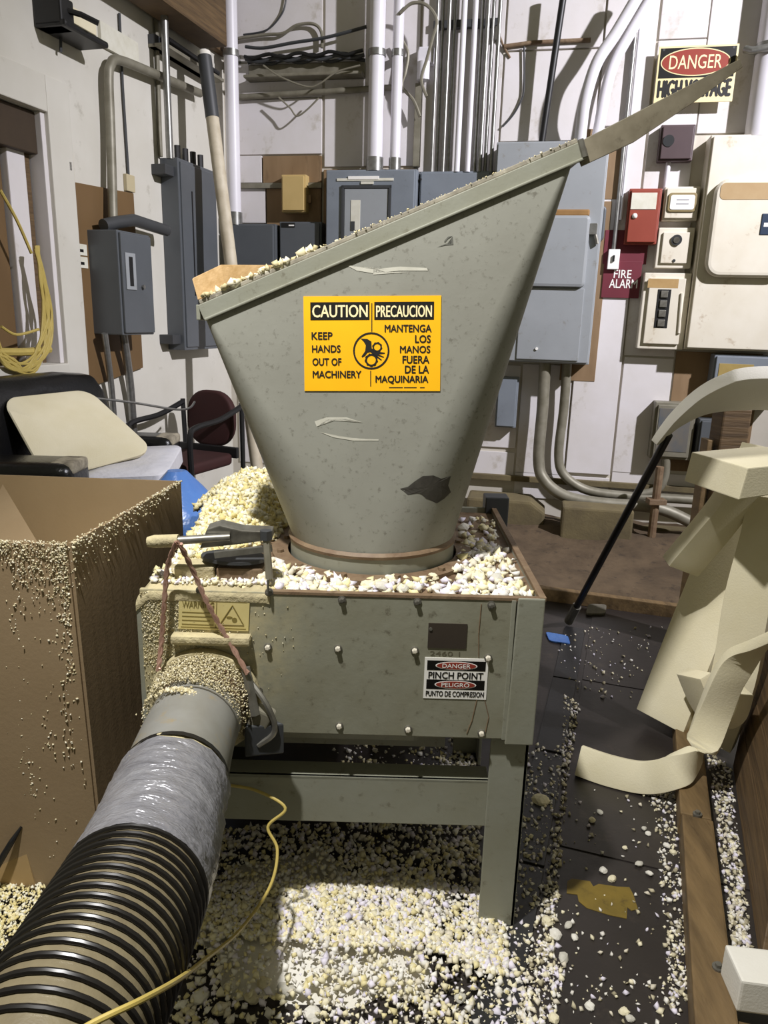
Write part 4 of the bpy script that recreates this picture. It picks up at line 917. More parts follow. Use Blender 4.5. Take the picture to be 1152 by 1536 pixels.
# yellow cord from the rail down across the hose
yc = [atY(345, 1178, YF+.02), atY(385, 1186, YF-.0), atY(428, 1212, YF-.03), atY(402, 1240, YF-.05), atY(416, 1275, YF-.08), atY(405, 1330, YF-.16)]
g1 = atZ(372, 1400, .15); g2 = atZ(330, 1432, .42)
hx, hd = along(slen(1420)); 
yc += [atZ(360, 1395, .30), atZ(300, 1445, .56), atZ(266, 1470, .726), atZ(212, 1500, .804), atZ(130, 1540, .818), atZ(60, 1590, .818)]
tag(MB().tube(smooth_path(yc, 8), .0038, 8).build('yellow_cord', M_cord, smooth=True), 'thin yellow cord draped from the cross rail over the ribbed hose', 'cord')

# ================================================================== CARTON AND THE LEFT CORNER
zc_ = 1.0
c1 = atZ(102, 815, zc_); c2 = atZ(268, 722, zc_); c1b = Vector((c1.x+.02, c1.y+.0, 0)); c2b = Vector((c2.x-.0, c2.y, 0))
lft = Vector((-1.0, -.03, 0)).normalized()*1.0
c4 = c1+lft; c3_ = c2+Vector((-1.02, .03, 0))
carton = thing('cardboard_carton', ((c1.x+c4.x)/2, (c1.y+c3_.y)/2, 0), 'tall open brown cardboard carton dusted with foam crumbs beside the machine', 'carton')
def wallq(p, q, pb, qb, nm, m, tk=.008, wav=0, parent=carton):
    n = (q-p).cross(Vector((0, 0, 1))).normalized()*tk; rg = []
    for i in range(13):
        t_ = i/12; a = p.lerp(q, t_); b = pb.lerp(qb, t_); dz = Vector((0, 0, wav*noise.noise((i*.9, p.x*3, 0)))); rg.append([a+dz, a+n+dz, b+n, b])
    return MB().loft(rg).build(nm, m, parent)
g0 = lambda p: Vector((p.x, p.y, .0))
wallq(c4, c1, g0(c4), c1b, 'front_side', M_card, .008, .012); wallq(c1, c2, c1b, c2b, 'right_side', M_card, .008, .004)
wallq(c2, c3_, c2b, g0(c3_), 'back_side', M_cardin, .008); wallq(c3_, c4, g0(c3_), g0(c4), 'left_side', M_cardin, .008)
p = atZ(0, 725, zc_); m_ = MB(); q1, q2, q3 = atY(4, 726, c3_.y-.03), atY(64, 826, c1.y+.40), atY(-40, 826, c1.y+.42)
m_.add([q1, q2, q3, q1+Vector((0, 0, -.008)), q2+Vector((0, 0, -.008)), q3+Vector((0, 0, -.008))], [(0, 1, 2), (5, 4, 3), (0, 3, 4, 1), (1, 4, 5, 2), (2, 5, 3, 0)], False)
m_.build('inner_flap', M_cardin, carton)
fo = c1.lerp(c4, .85)
m_ = MB(); a_ = atY(-30, 1262, c1.y-.012); b_ = atY(36, 1266, c1.y-.012); c__ = atY(54, 1334, c1.y-.02); d_ = atY(-30, 1334, c1.y-.02)
m_.add([a_, b_, c__, d_]+[q+Vector((0, .008, 0)) for q in (a_, b_, c__, d_)], [(0, 1, 2, 3), (7, 6, 5, 4), (0, 4, 5, 1), (1, 5, 6, 2), (2, 6, 7, 3), (3, 7, 4, 0)], False).build('patch', mat('paler_cardboard', S('#ab9065'), S('#9a7f55'), .75), carton)
cb = MB(); nu, nv = 24, 18                             # crumbs lying in the carton
for j in range(nv+1):
    for i in range(nu+1):
        t_, v_ = i/nu, j/nv; q = c4.lerp(c1, .02+.96*t_).lerp(c3_.lerp(c2, .02+.96*t_), .02+.96*v_)
        cb.v.append(Vector((q.x, q.y, .70+.20*max(0, 1-v_*2.4)*(.4+.6*t_)+.03*noise.noise((q.x*6, q.y*6, 0)))))
for j in range(nv):
    for i in range(nu): k = j*(nu+1)+i; cb.f.append((k, k+1, k+nu+2, k+nu+1))
cb.build('crumb_fill', M_foam, carton, smooth=True)
# crumbs clinging to the rim and face of the carton
P = []; Sz = []
fd = (c1-c4).normalized()
for _ in range(9000):
    t_ = random.random(); dz = abs(random.gauss(0, .022+.05*(t_ > .86)))
    q = c4.lerp(c1, t_); P.append((q.x, q.y-random.uniform(0, .014), zc_+.006-dz)); Sz.append(random.uniform(.003, .007))
for _ in range(1100):                                   # right-hand edge of the front
    dz = abs(random.gauss(0, .17)); P.append((c1.x-.004-abs(random.gauss(0, .022)), c1.y-random.uniform(-.002, .010), zc_-dz)); Sz.append(random.uniform(.004, .010))
for _ in range(900):
    t_ = random.random()**1.5; dz = abs(random.gauss(0, .05*(1-t_)+.006)); q = c1.lerp(c2, t_); P.append((q.x+random.uniform(0, .012), q.y, zc_+.004-dz)); Sz.append(random.uniform(.004, .010))
for _ in range(170):
    P.append((c1.x-random.random()*.5, c1.y-.012, random.uniform(.05, .9))); Sz.append(random.uniform(.004, .008))
for k in range(9):
    x_, z_ = c1.x-random.uniform(.03, .3), random.uniform(.3, .85)
    for _ in range(14): P.append((x_+random.gauss(0, .008), c1.y-.012, z_+random.gauss(0, .03))); Sz.append(random.uniform(.004, .009))
bits('crumbs', P, Sz, M_chip, [S('#ddd3b4'), S('#cfc4a2'), S('#e6dfc8'), S('#c2b690')], carton)
tag(MB().tube([atY(-12, 1312, c1.y-.05), atY(18, 1262, c1.y-.03), atY(32, 1240, c1.y-.015)], [.010, .008, .003], 8).build('black_stick', M_black), 'short black stick poking up against the lower face of the carton', 'stick')
# foam heap behind the machine
HY = 2.62; HX, HZ = atY(374, 703, HY).x, atY(374, 703, HY).z
def heap_z(x, y):
    dx, dy = x-HX, y-HY
    r_ = math.sqrt((dx*(.95 if dx < 0 else .55))**2+(dy*(.15 if dy < 0 else .95))**2+.0016)-.04
    z = HZ-r_*1.0+.022*noise.noise((x*7, y*7, 0))
    lo = zt_top+.002 if (y < YB and x > XL) else 0.0
    return max(z-(.5*max(0, r_-.3)), lo)
zt_top = ZT-.018
m_ = MB(); N_ = 48
for j in range(N_+1):
    for i in range(N_+1):
        x, y = -.675+1.1*i/N_, 1.80+1.7*j/N_; m_.v.append(Vector((x, y, heap_z(x, y)-.004 if not (y < YB and x > XL) else heap_z(x, y)-.001)))
for j in range(N_):
    for i in range(N_):
        k = j*(N_+1)+i; q = (k, k+1, k+N_+2, k+N_+1); c_ = sum((m_.v[a] for a in q), Vector())/4
        if min(m_.v[a].y for a in q) < YB+.003 and max(m_.v[a].y for a in q) > YB-.015 and min(m_.v[a].z for a in q) < ZT+.004: continue
        if c_.z > (zt_top+.006 if (c_.y < YB and c_.x > XL) else .02) and math.hypot(c_.x-HC.x, c_.y-HC.y) > HR+.03 and not (c_.x > .25) and not (c_.y < YB and c_.x < XL+.012) and c_.x > -.60: m_.f.append(q)
hp = thing('foam_heap', (HX, HY, 0), 'tall heap of yellowish foam granules behind the machine', 'foam heap')
m_.build('core', M_foam, hp, smooth=True)
P = []; Sz = []
while len(P) < 9000:
    x, y = random.uniform(-.66, .40), random.uniform(1.82, 3.4); z = heap_z(x, y)
    if z < .3 or (y < YB and z < zt_top+.004) or x > .20 or (abs(y-YB) < .03 and z < ZT+.012) or math.hypot(x+.79, y-2.95) < .235: continue
    if math.hypot(x-HC.x, y-HC.y) < HR+.03 or (y < YB+.02 and x < XL+.02): continue
    P.append((x, y, z+random.uniform(-.004, .010))); Sz.append(random.uniform(.014, .030))
bits('granules', P, Sz, M_chip, YEL_CHIPS, hp)
# blue plastic bag
m_ = MB(); bc = Vector((atY(285, 750, 2.95).x, 2.95, 0)); rg = []
bz = atY(270, 706, 2.95).z
for i in range(15):
    t_ = i/14; z = bz*t_; rr_ = .165*(1.0+.25*math.sin(t_*3.1))*(1 if t_ < .8 else max(.12, 1-(t_-.8)*4.0))
    rg.append([Vector((bc.x+rr_*(1+.25*noise.noise((math.cos(a)*2, math.sin(a)*2, z*6)))*math.cos(a)*1.15-.05*t_, bc.y+rr_*math.sin(a), z)) for a in [2*math.pi*k/26 for k in range(26)]])
tag(m_.loft(rg).build('plastic_bag', M_blue, smooth=True), 'tall crumpled blue plastic bag between carton and foam heap', 'bag')
# black leather recliner by the side wall
rec = thing('leather_recliner', (-1.5, 3.6, 0), 'black leather recliner with worn arm ends by the side wall', 'armchair')
an = atY(120, 690, 3.05); af = atY(256, 657, 4.0)
MB().box(-1.60, 3.15, .0, -1.22, 4.05, .62).build('base', M_leather, rec, bevel=.05, bseg=3, smooth=True)
MB().box(-1.60, 3.15, .60, -1.2, 3.98, .80).build('seat', M_leather, rec, bevel=.07, bseg=4, smooth=True)
MB().box(-1.92, 2.93, .0, an.x+.0, 3.17, an.z).build('arm', M_leather, rec, bevel=.06, bseg=4, smooth=True)
MB().box(-1.58, 4.00, .0, af.x, 4.22, af.z).build('arm', M_leather, rec, bevel=.06, bseg=4, smooth=True)
for (q, y0, y1) in ((an, 2.97, 3.13), (af, 4.03, 4.18)):
    MB().box(q.x-.10, y0, q.z-.05, q.x+.006, y1, q.z+.004).build('worn_patch', mat('worn_hide', S('#b9b09a'), S('#5f584c'), .8, scale=18, amt=.9), rec, bevel=.02, bseg=3, smooth=True)
bt = atY(60, 569, 3.55)
m_ = MB(); rg = []
for i in range(9):
    y = 3.12+i*.115; q = 1-abs(i-4)/4.0; rg.append([Vector((x, y, z)) for x, z in [(c0.x+(y-c0.y)*math.tan(LY)+dx_, z_) for dx_, z_ in [(.05, .5), (.30, .5), (.31, .9), (.26, bt.z-.10+.06*q), (.21, bt.z-.02+.03*min(1, q*2)), (.13, bt.z-.0+.02*min(1, q*2)), (.06, bt.z-.1)]]])
m_.loft(rg).build('backrest', M_leather, rec, bevel=.03, bseg=3, smooth=True)
def slab4(P4, tk, nm, m, rad=.3, n=8, label=None, cat=None, bulge=0, bev=.008):
    """rounded-corner slab over four 3-D corners (bl, br, tr, tl)"""
    bl, br, tr, tl = [Vector(p) for p in P4]; nrm = (br-bl).cross(tl-bl).normalized(); poly_ = rrect(0, 0, 1, 1, rad, n)
    def mp(u, v): return bl.lerp(br, u).lerp(tl.lerp(tr, u), v)
    k = len(poly_); rgs = []
    def ringp(sc, off): return [mp(.5+(u-.5)*sc, .5+(v-.5)*sc)+nrm*off for u, v in poly_]
    rgs = [ringp(.5, tk/2+bulge), ringp(.97, tk/2), ringp(1, tk/2-.006), ringp(1, -tk/2+.006), ringp(.97, -tk/2)]
    o = MB().loft(rgs).build(nm, m, smooth=True)
    if label: tag(o, label, cat)
    return o
slab4([atY(70, 724, 3.26), atY(232, 678, 3.50), atY(132, 586, 3.86), atY(2, 600, 3.34)], .055, 'foam_slab', M_foam, .16, 8, 'big cream foam panel with rounded corners lying on the leather recliner', 'foam panel')
slab4([atY(115, 730, 3.22), atY(250, 724, 3.24), atY(276, 678, 3.80), atY(180, 682, 3.80)], .08, 'wrapped_pad', M_sheet, .14, 6, 'white pad in crinkled plastic lying below the foam panel', 'pad', .012)
tag(MB().tube(smooth_path([atY(140, 597, 3.83), atY(200, 604, 4.1), atY(262, 614, 4.4), atY(284, 612, 4.66), atY(292, 603, 4.80)], 6), .007, 7).build('wire_rod', M_galv, smooth=True), 'thin bent wire reaching from the foam panel to the maroon chair', 'wire')
# maroon armchair near the corner
CY = 4.63
ch = thing('stacking_chair', (atY(325, 680, CY).x, CY, 0), 'dark maroon visitor chair with black tube arms near the corner', 'chair')
bp0 = atY(284, 632, CY); CF = Frame((bp0.x, CY, 0), (.92, -.38, 0), (.38, .92, 0), (0, 0, 1)); zs = atY(330, 688, CY-.1).z
bf = Frame(CF(-.0, .20, 0), (.92, -.38, 0), (0, .1, 1), (-.38, -.92, .1))
bz0, bz1 = atY(306, 674, CY+.1).z, atY(306, 588, CY+.1).z
MB(bf).prism(rrect(-.18, bz0, .18, bz1, .15, 8), -.03, .03).build('backrest', M_chair, ch, bevel=.02, bseg=3, smooth=True)
MB(CF).prism(rrect(-.21, -.30, .21, .20, .08), zs-.07, zs).build('seat', M_chair, ch, bevel=.025, bseg=3, smooth=True)
for sx in (-1, 1):
    MB().tube(smooth_path([CF(sx*.23, .24, zs+.30), CF(sx*.23, .0, zs+.24), CF(sx*.23, -.24, zs+.22), CF(sx*.23, -.30, zs+.17), CF(sx*.23, -.30, zs-.05)], 5), .018, 8).build('arm', M_black, ch, smooth=True)
    MB().tube([CF(sx*.23, -.30, zs-.04), CF(sx*.23, -.32, .0)], .016, 8).build('leg', M_black, ch); MB().tube([CF(sx*.23, .24, zs+.32), CF(sx*.22, .26, .0)], .016, 8).build('leg', M_black, ch)
MB(CF).box(-.23, .17, bz0-.05, .23, .20, bz0+.02).build('back_bar', M_black, ch, bevel=.005)
# wood block on the hopper rim
wbz = A_.z
b1, b2, b3, b4 = atY(287, 412, YA+.02), atY(331, 391, YA+.06), atY(337, 425, YA+.05), atY(296, 445, YA+.01)
back = Vector((.17, .13, .012))
m_ = MB(); b1, b2, b3, b4 = [q-Vector((0, 0, .008)) for q in (b1, b2, b3, b4)]; P8 = [b4, b3, b2, b1]+[q+back for q in (b4, b3, b2, b1)]
m_.add(P8, [(0, 1, 2, 3), (7, 6, 5, 4), (0, 4, 5, 1), (1, 5, 6, 2), (2, 6, 7, 3), (3, 7, 4, 0)], False)
tag(m_.build('wood_block', M_pine, bevel=.003), 'offcut of raw pine resting on the low corner of the hopper rim', 'wood block')

# ================================================================== RIGHT SIDE: TIMBERS, BOARD, FOAM OFFCUTS
ta = atZ(1012, 1075, .08); tb_ = atZ(1037, 1500, .08); tdv = (tb_-ta).normalized(); TB = Frame((ta.x, ta.y, 0), tdv, Vector((-tdv.y, tdv.x, 0)), (0, 0, 1))
tm = thing('floor_timber', (ta.x, ta.y, 0), 'long weathered timber bolted down along the edge of the dark floor', 'timber')
MB(TB).box(-.25, .0, 0, .62, .092, .08).build('length', M_timber, tm, bevel=.006); MB(TB).box(.625, .004, 0, 1.9, .095, .082).build('length', M_timber, tm, bevel=.006)
for (x, y) in ((1046, 1222), (1077, 1452)):
    q = atZ(x, y, .082); MB().tube([q-Vector((0, 0, .004)), q+Vector((0, 0, .005))], .014, 12).build('washer', M_steel, tm); MB().tube([q, q+Vector((0, 0, .013))], .008, 6).build('bolt', M_steel, tm)
# wooden sheet leaning outwards
bA, bB = atZ(1099, 1150, 0), atZ(1139, 1450, 0); bd = (bB-bA).normalized(); near = bA+bd*1.9
topo = atY(1165, 850, bA.y+.50)-bA
ws = thing('wood_board', (bA.x, bA.y, 0), 'brown wooden boarding leaning outward beside the foam offcuts', 'boarding')
nb = -bd.cross(topo).normalized()*.03
Lb = (bB-bA).length; w_ = topo.length
for k in range(5):
    f0, f1 = k/5+.004, (k+1)/5-.002
    q = [bA+topo*f0, bA+bd*Lb+topo*f0, bA+bd*Lb+topo*f1, bA+topo*f1]; kk = nb*(1+.12*(k % 2))
    MB().add(q+[p+kk for p in q], [(0, 1, 2, 3), (7, 6, 5, 4), (0, 4, 5, 1), (1, 5, 6, 2), (2, 6, 7, 3), (3, 7, 4, 0)], False).build('plank', M_wood, ws, bevel=.003)
    if k == 0: pass
q = [bA+topo*.02-nb*.5, bA+topo*.02+bd*.045-nb*.5, bA+bd*.045+topo*.98-nb*.5, bA+topo*.98-nb*.5]
# post behind
pp_ = atY(1080, 760, 3.4); 
t = thing('timber_post', (pp_.x, 3.4, 0), 'dark rough timber post standing behind the foam offcuts', 'post')
MB().box(pp_.x-.055, 3.38, 0, pp_.x+.075, 3.50, atY(1085, 612, 3.4).z).build('post', M_wood, t, bevel=.008); MB().box(pp_.x-.10, 3.40, 0, pp_.x-.072, 3.48, atY(1062, 660, 3.4).z).build('batten', M_timber, t, bevel=.004)
# black rod leaning
ra, rb_ = atZ(853, 932, .02), atY(1003, 652, 2.94)
t = thing('black_rod', ra, 'long black rod leaning from the floor up to the arched foam offcut', 'rod')
MB().tube([ra, rb_], .017, 12).build('shaft', M_rubber, t, smooth=True); MB().tube([ra-(rb_-ra).normalized()*.0, ra+(rb_-ra).normalized()*.14], .024, 10).build('crusted_tip', mat('crusted_tip', S('#6d6a62'), S('#4a473f'), .9, scale=30), t)
tag(slab4([atZ(878, 922, .01), atZ(908, 922, .01), atZ(910, 908, .03), atZ(882, 907, .03)], .015, 'scrap_bundle', mat('grey_scrap', S('#5f5b50'), S('#7a7464'), .8, scale=30), .2), 'small heap of flattened grey scrap at the foot of the black rod', 'scrap')
bnrm = -nb.normalized()
def clear(p, d):                               # slide a point toward the room until it is d off the boarding
    p = Vector(p); s_ = (p-bA).dot(bnrm)
    return p+bnrm*(d-s_) if s_ < d else p
def foamstrip(pp, wdir, wid, thk, nm, label, m=None, k=8):
    o = MB().ribbon(smooth_path(pp, k), wdir, wid, thk).build(nm, m or M_foam, bevel=.004, smooth=True); return tag(o, label, 'foam offcut')
n_ = 6*8+1
tpw = [.02+.19*min(1, i/26) for i in range(41)]
foamstrip([atY(982, 664, 2.95), atY(1012, 632, 2.92), atY(1052, 604, 2.88), atY(1098, 588, 2.83), atY(1145, 583, 2.78), atY(1215, 588, 2.72)], (-.25, -.75, .62), tpw, [.03+.025*min(1, i/20) for i in range(41)], 'arched_foam', 'white arched foam offcut tapering to a point, propped on the others', M_foamw)
foamstrip([atY(1120, 722, 2.45), atY(1080, 778, 2.50), atY(1020, 850, 2.56)], (.55, -.2, .75), .135, .06, 'foam_strip', 'short foam strip slanting down from the squared foam block', M_foam, 4)
tag(MB(Frame(atY(1108, 750, 2.2), (1, .25, .03), (.18, -.1, 1), (-.25, 1, 0))).prism([(0, .0), (.25, .02), (.25, .115), (-.012, .105)], 0, .27).build('foam_block', M_foam, bevel=.004), 'squared foam block sticking out over the leaning foam planks', 'foam offcut')
q0 = atZ(998, 1082, .06); q1 = atY(1150, 700, 2.78)
foamstrip([q0, q0.lerp(q1, .35)+Vector((0, 0, .01)), q0.lerp(q1, .7), q1, q1+(q1-q0)*.06], (.62, -.78, -.1), .20, .11, 'foam_plank', 'widest long foam plank leaning up from the dark floor', M_foam, 5)
q0 = atZ(1092, 1118, .05); q1 = atY(1150, 800, 2.45)
foamstrip([clear(p, .085) for p in (q0, q0.lerp(q1, .35)+Vector((-.02, 0, .0)), q0.lerp(q1, .7)+Vector((-.02, 0, 0)), q1, q1+(q1-q0)*.16)], (.75, -.6, -.1), .15, .07, 'foam_plank', 'narrower foam plank leaning between the wide plank and the boarding', M_foam, 5)
foamstrip([atY(1040, 1010, 2.42), atY(1058, 1052, 2.40), atY(1078, 1076, 2.36), atY(1096, 1066, 2.34), atY(1106, 1030, 2.34)], (.1, -.7, .6), .12, .05, 'foam_hook', 'curved foam scrap hooked behind the foot of the leaning planks', M_foam)
slab4([atY(1042, 1028, 2.72), atY(1100, 1036, 2.7), atY(1108, 955, 2.85), atY(1058, 958, 2.85)], .03, 'foam_sheet', M_foamw, .08, 3, 'ragged grey-white foam sheet standing behind the curled strip', 'foam offcut')
cs_ = [atZ(868, 1140, .055), atZ(915, 1156, .05), atZ(968, 1166, .06), atZ(1015, 1156, .125), atZ(1048, 1126, .18), atY(1070, 1072, 2.22), atY(1092, 1018, 2.2), atY(1125, 975, 2.17), atY(1188, 940, 2.08)]
cs_ = [clear(p, .05) for p in cs_]
wd_ = [Vector((-.15, .45, .85)).lerp(Vector((.75, -.15, .55)), max(0, min(1, (i-18)/24))) for i in range(65)]
foamstrip(cs_, wd_, .105, .032, 'curled_foam', 'long curled foam strip sweeping from floor up to the boarding', M_foam)
q = atZ(1104, 1518, .081)
tag(MB(Frame(q, (1, -.12, 0), (.12, 1, 0), (0, 0, 1))).prism([(0, 0), (.3, 0), (.3, .10), (-.005, .10)], .0, .085).build('foam_corner', M_foamw, bevel=.006), 'white squared foam end lying on the near end of the floor timber', 'foam offcut')
tag(MB(Frame(atZ(1060, 1536, .03), (1, -.25, 0), (.25, 1, 0), (0, 0, 1))).box(0, -.06, -.03, .5, .0, .03).build('cross_timber', M_timber, bevel=.005), 'timber end lying crosswise beneath the white foam end', 'timber')
tag(slab4([atZ(824, 962, .004), atZ(856, 966, .010), atZ(852, 954, .012), atZ(818, 948, .006)], .006, 'blue_scrap', M_blue, .2), 'scrap of blue plastic on the floor behind the machine leg', 'scrap')
# worn yellow paint on the floor
yp = [(851, 1322), (858, 1318), (885, 1322), (890, 1330), (898, 1326), (925, 1330), (944, 1331), (950, 1342), (957, 1364), (947, 1366), (941, 1361), (940, 1378), (915, 1373), (880, 1362), (868, 1352), (866, 1342), (850, 1340)]
py_ = [atZ(x, y, .0045) for x, y in yp]
tag(MB().prism([(p.x, p.y) for p in py_[::-1]], .0035, .0052).build('paint_patch', M_yp), 'worn patch of yellow paint on the dark floor plate', 'paint patch')

# ================================================================== LOOSE FOAM CHIPS
def scatter(regions, zfun, smin, smax, flat=.8, smallbias=1.6):
    P, Z = [], []
    for poly_, n in regions:
        xs_ = [p[0] for p in poly_]; ys_ = [p[1] for p in poly_]; c = 0; tries = 0
        while c < n and tries < n*20:
            tries += 1
            x, y = random.uniform(min(xs_), max(xs_)), random.uniform(min(ys_), max(ys_))
            if not inpoly(x, y, poly_): continue
            q = atZ(x, y, 0); s_ = smin+(smax-smin)*random.random()**smallbias
            nz_ = noise.noise((q.x*7, q.y*7, 3))
            if nz_ < random.uniform(-.75, .15)*.9: 
                if random.random() < .75: continue
            P.append((q.x, q.y, zfun(q.x, q.y)+s_*.25*flat)); Z.append(s_); c += 1
    return P, Z
mound = lambda x, y: .045*max(0, 1-((x+.12)/.55)**2-((y-1.62)/.42)**2)
m_ = MB(); N_ = 30
for j in range(N_+1):
    for i in range(N_+1):
        x, y = -.75+1.3*i/N_, 1.15+1.35*j/N_
        m_.v.append(Vector((x, y, mound(x, y)*1.0+.016*noise.noise((x*8, y*8, 0))-.030)))
for j in range(N_):
    for i in range(N_): k = j*(N_+1)+i; m_.f.append((k, k+1, k+N_+2, k+N_+1))
drift = thing('foam_drift', (-.1, 1.6, 0), 'drift of white and yellow foam chips under and before the machine', 'foam chips')
m_.build('drift_bed', M_foamw, drift, smooth=True)
P, Z = scatter([([(250, 1340), (720, 1340), (760, 1400), (760, 1470), (640, 1440), (480, 1440), (350, 1420), (260, 1440)], 6000),
                ([(250, 1420), (640, 1420), (780, 1440), (800, 1560), (230, 1560)], 1900),
                ([(300, 1240), (720, 1240), (720, 1350), (300, 1350)], 2300), ([(660, 1130), (720, 1130), (720, 1170), (660, 1165)], 160),
                ([(500, 1100), (720, 1100), (720, 1240), (500, 1240)], 500)], mound, .006, .026)
bits('chips', P, Z, M_chip, WHITE_CHIPS+YEL_CHIPS[:2], drift)
P, Z = scatter([([(-40, 1335), (70, 1335), (60, 1400), (0, 1440), (-40, 1440)], 1500)], lambda x, y: .02, .006, .016)
P2, Z2 = [], []
o = bits('foam_crumbs', P, Z, M_chip, YEL_CHIPS); tag(o, 'yellowish foam crumbs spilled on the floor at the foot of the carton', 'foam crumbs')
P, Z = scatter([([(782, 1120), (850, 1120), (800, 1450), (760, 1450), (772, 1260)], 520), ([(845, 1040), (870, 1060), (850, 1180), (830, 1440), (800, 1440), (842, 1200)], 560), ([(790, 1440), (850, 1440), (830, 1545), (770, 1545)], 330),
                ([(975, 1180), (1012, 1160), (1035, 1500), (1005, 1520), (990, 1300)], 520), ([(850, 1180), (1000, 1180), (1000, 1540), (830, 1540)], 130), ([(1060, 1130), (1095, 1150), (1130, 1440), (1100, 1440)], 900),
                ([(830, 940), (1000, 940), (940, 1060), (845, 1030)], 130), ([(600, 1480), (830, 1480), (830, 1545), (600, 1545)], 160), ([(790, 1440), (1020, 1490), (1020, 1545), (780, 1545)], 60)], lambda x, y: .004, .005, .021)
o = bits('foam_litter', P, Z, M_chip, WHITE_CHIPS+[S('#c9c0a2'), S('#a89f84')]); tag(o, 'thin litter of foam chips scattered over the dark floor beside the machine', 'foam chips')
# chips on top of the machine
def scatter_top(regions, smin, smax, z):
    P, Z = [], []
    for poly_, n in regions:
        xs_ = [p[0] for p in poly_]; ys_ = [p[1] for p in poly_]; c = 0
        while c < n:
            x, y = random.uniform(min(xs_), max(xs_)), random.uniform(min(ys_), max(ys_))
            if not inpoly(x, y, poly_): continue
            s_ = random.uniform(smin, smax); q = atZ(x, y, z+s_*.3); c += 1
            if math.hypot(q.x-HC.x, q.y-HC.y) < HR+.02 or q.y < YF+.016 or q.y > YB-.03 or q.x > XR-.02 or q.x < XL+.02: continue
            P.append(tuple(q)); Z.append(s_)
    return P, Z
zt2 = ZT-.018
P, Z = scatter_top([([(360, 850), (500, 850), (540, 892), (360, 892)], 420), ([(250, 838), (420, 838), (430, 880), (230, 884)], 520), ([(540, 860), (640, 868), (800, 880), (800, 896), (540, 890)], 150), ([(690, 800), (740, 815), (790, 880), (800, 896), (690, 895), (680, 860)], 300), ([(690, 775), (745, 775), (780, 850), (720, 830)], 70)], .012, .034, zt2)
P2, Z2 = scatter_top([([(230, 852), (400, 852), (405, 876), (218, 878)], 420)], .006, .020, ZT+.003); P += P2; Z += Z2
o = bits('tray_chips', P, Z, M_chip, WHITE_CHIPS+YEL_CHIPS[:2], None); tag(o, 'white and cream foam chips strewn over the machine top around the hopper', 'foam chips')
# crumbs caught on the front: left edge, spout, rim
P, Z = [], []
for _ in range(2200):
    x = XL+.012+abs(random.gauss(0, .10)); z = ZT-.01-abs(random.gauss(0, .13))
    if z > ZB and x < -.2: P.append((x, YF-.001, z)); Z.append(random.uniform(.002, .006))
for _ in range(4200):
    a = random.gauss(math.pi/2, .7); y = random.uniform(0, .12); rr_ = .125-y*.15
    P.append((OC.x+rr_*math.cos(a)-.1*y, YF-y*1.0, OC.z+rr_*math.sin(a)+random.uniform(-.004, .008))); Z.append(random.uniform(.002, .007))
for _ in range(200):
    a = random.gauss(math.pi/2, .32); P.append((OC.x-.022+.104*math.cos(a), YF-.15+random.gauss(0, .006), OC.z+.104*math.sin(a))); Z.append(random.uniform(.004, .010))
for _ in range(190):
    t_ = random.random()**1.5; q = A_.lerp(B_, t_); P.append((q.x, q.y+random.uniform(-.002, .03), q.z+.012+random.uniform(0, .006)*(1-t_))); Z.append(random.uniform(.003, .007+.014*(1-t_)**3))
for _ in range(45):
    t_ = random.uniform(.02, .32); q = A_.lerp(B_, t_); P.append((q.x, q.y+random.uniform(.0, .03), q.z+.016)); Z.append(random.uniform(.014, .030))
bits('clinging_crumbs', P, Z, M_chip, [S('#d6cba6'), S('#c4b88f'), S('#b3a77f'), S('#e2dac0')], mach)
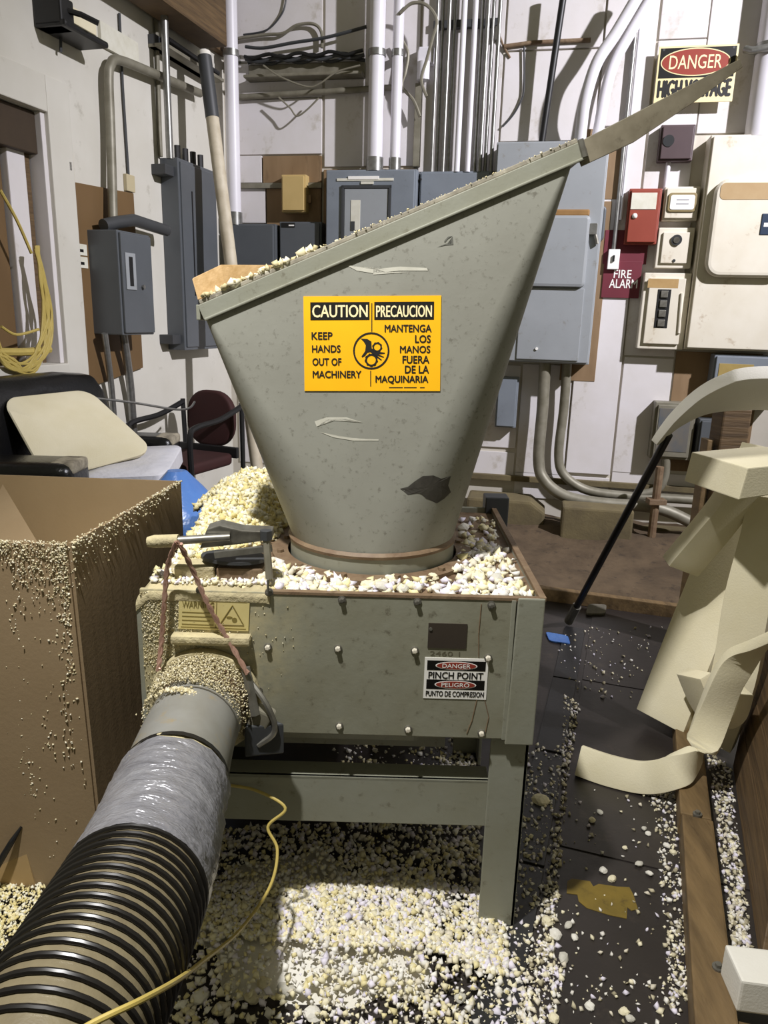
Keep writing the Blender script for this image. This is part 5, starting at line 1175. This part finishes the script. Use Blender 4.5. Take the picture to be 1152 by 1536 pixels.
# single larger chips, each a thing
ck = []
bmk = [bmesh.new() for _ in range(3)]
for i, b_ in enumerate(bmk):
    bmesh.ops.create_icosphere(b_, subdivisions=2, radius=.5)
    for v in b_.verts:
        v.co *= 1+.35*noise.noise(v.co*2.2+Vector((i*7, 0, 0))); v.co.z *= .65; v.co.x *= 1.2
    me = bpy.data.meshes.new('foam_chunk'); b_.to_mesh(me); b_.free(); me.materials.append([M_foamw, M_foam, mat('pale_grey_foam', S('#c9c6bb'), S('#b9b5a6'), .9)][i]); ck.append(me)
def chunk(x, y, s_, z, lab, grp, i):
    q = atZ(x, y, z); o = link('foam_chunk', ck[i % 3], (q.x, q.y, z+s_*.28)); o.scale = (s_, s_, s_); o.rotation_euler = (random.uniform(-.3, .3), random.uniform(-.3, .3), random.uniform(0, 6.28)); w_ = ('white', 'cream', 'pale')[i % 3]; tag(o, w_+' '+lab, 'foam chunk', (w_+' '+grp) if grp else None)
for i, (x, y, s_) in enumerate([(905, 1308, .022), (918, 1320, .022), (966, 1244, .016), (972, 1252, .016), (937, 1273, .015), (958, 1298, .022), (974, 1312, .020), (888, 1232, .022), (845, 1440, .026), (833, 1405, .028), (821, 1385, .03), (900, 1220, .018), (1000, 1270, .020), (1010, 1280, .018), (852, 1390, .020), (862, 1408, .018), (935, 1520, .022), (945, 1530, .018), (884, 1512, .020), (830, 1530, .026)]):
    chunk(x, y, s_, .0035, 'stray foam chunk lying on the dark floor plates', 'stray chunks on the floor plates', i)
for i, (x, y, s_) in enumerate([(345, 1485, .035), (378, 1500, .035), (430, 1490, .04), (470, 1528, .04), (395, 1478, .032), (640, 1400, .034), (300, 1500, .04), (330, 1518, .035), (560, 1490, .03), (615, 1495, .028), (700, 1450, .028), (690, 1500, .026)]):
    chunk(x, y, s_, .004, 'larger foam chunk lying in front of the chip drift', 'larger chunks before the drift', i)
for i, (x, y, s_) in enumerate([(618, 862, .03), (650, 869, .028), (575, 885, .035), (583, 872, .028), (550, 883, .035), (604, 888, .032), (695, 795, .035), (705, 815, .03), (722, 838, .035), (735, 845, .03), (715, 868, .035), (745, 872, .035), (330, 855, .03), (398, 870, .038)]):
    chunk(x, y, s_, ZT+.004 if x < 405 else zt2, 'big foam chunk sitting on the machine top beside the hopper collar', 'chunks on the machine top', i)
chunk(812, 1205, .05, .0, 'foam chunk against the outer face of the machine leg', None, 1)
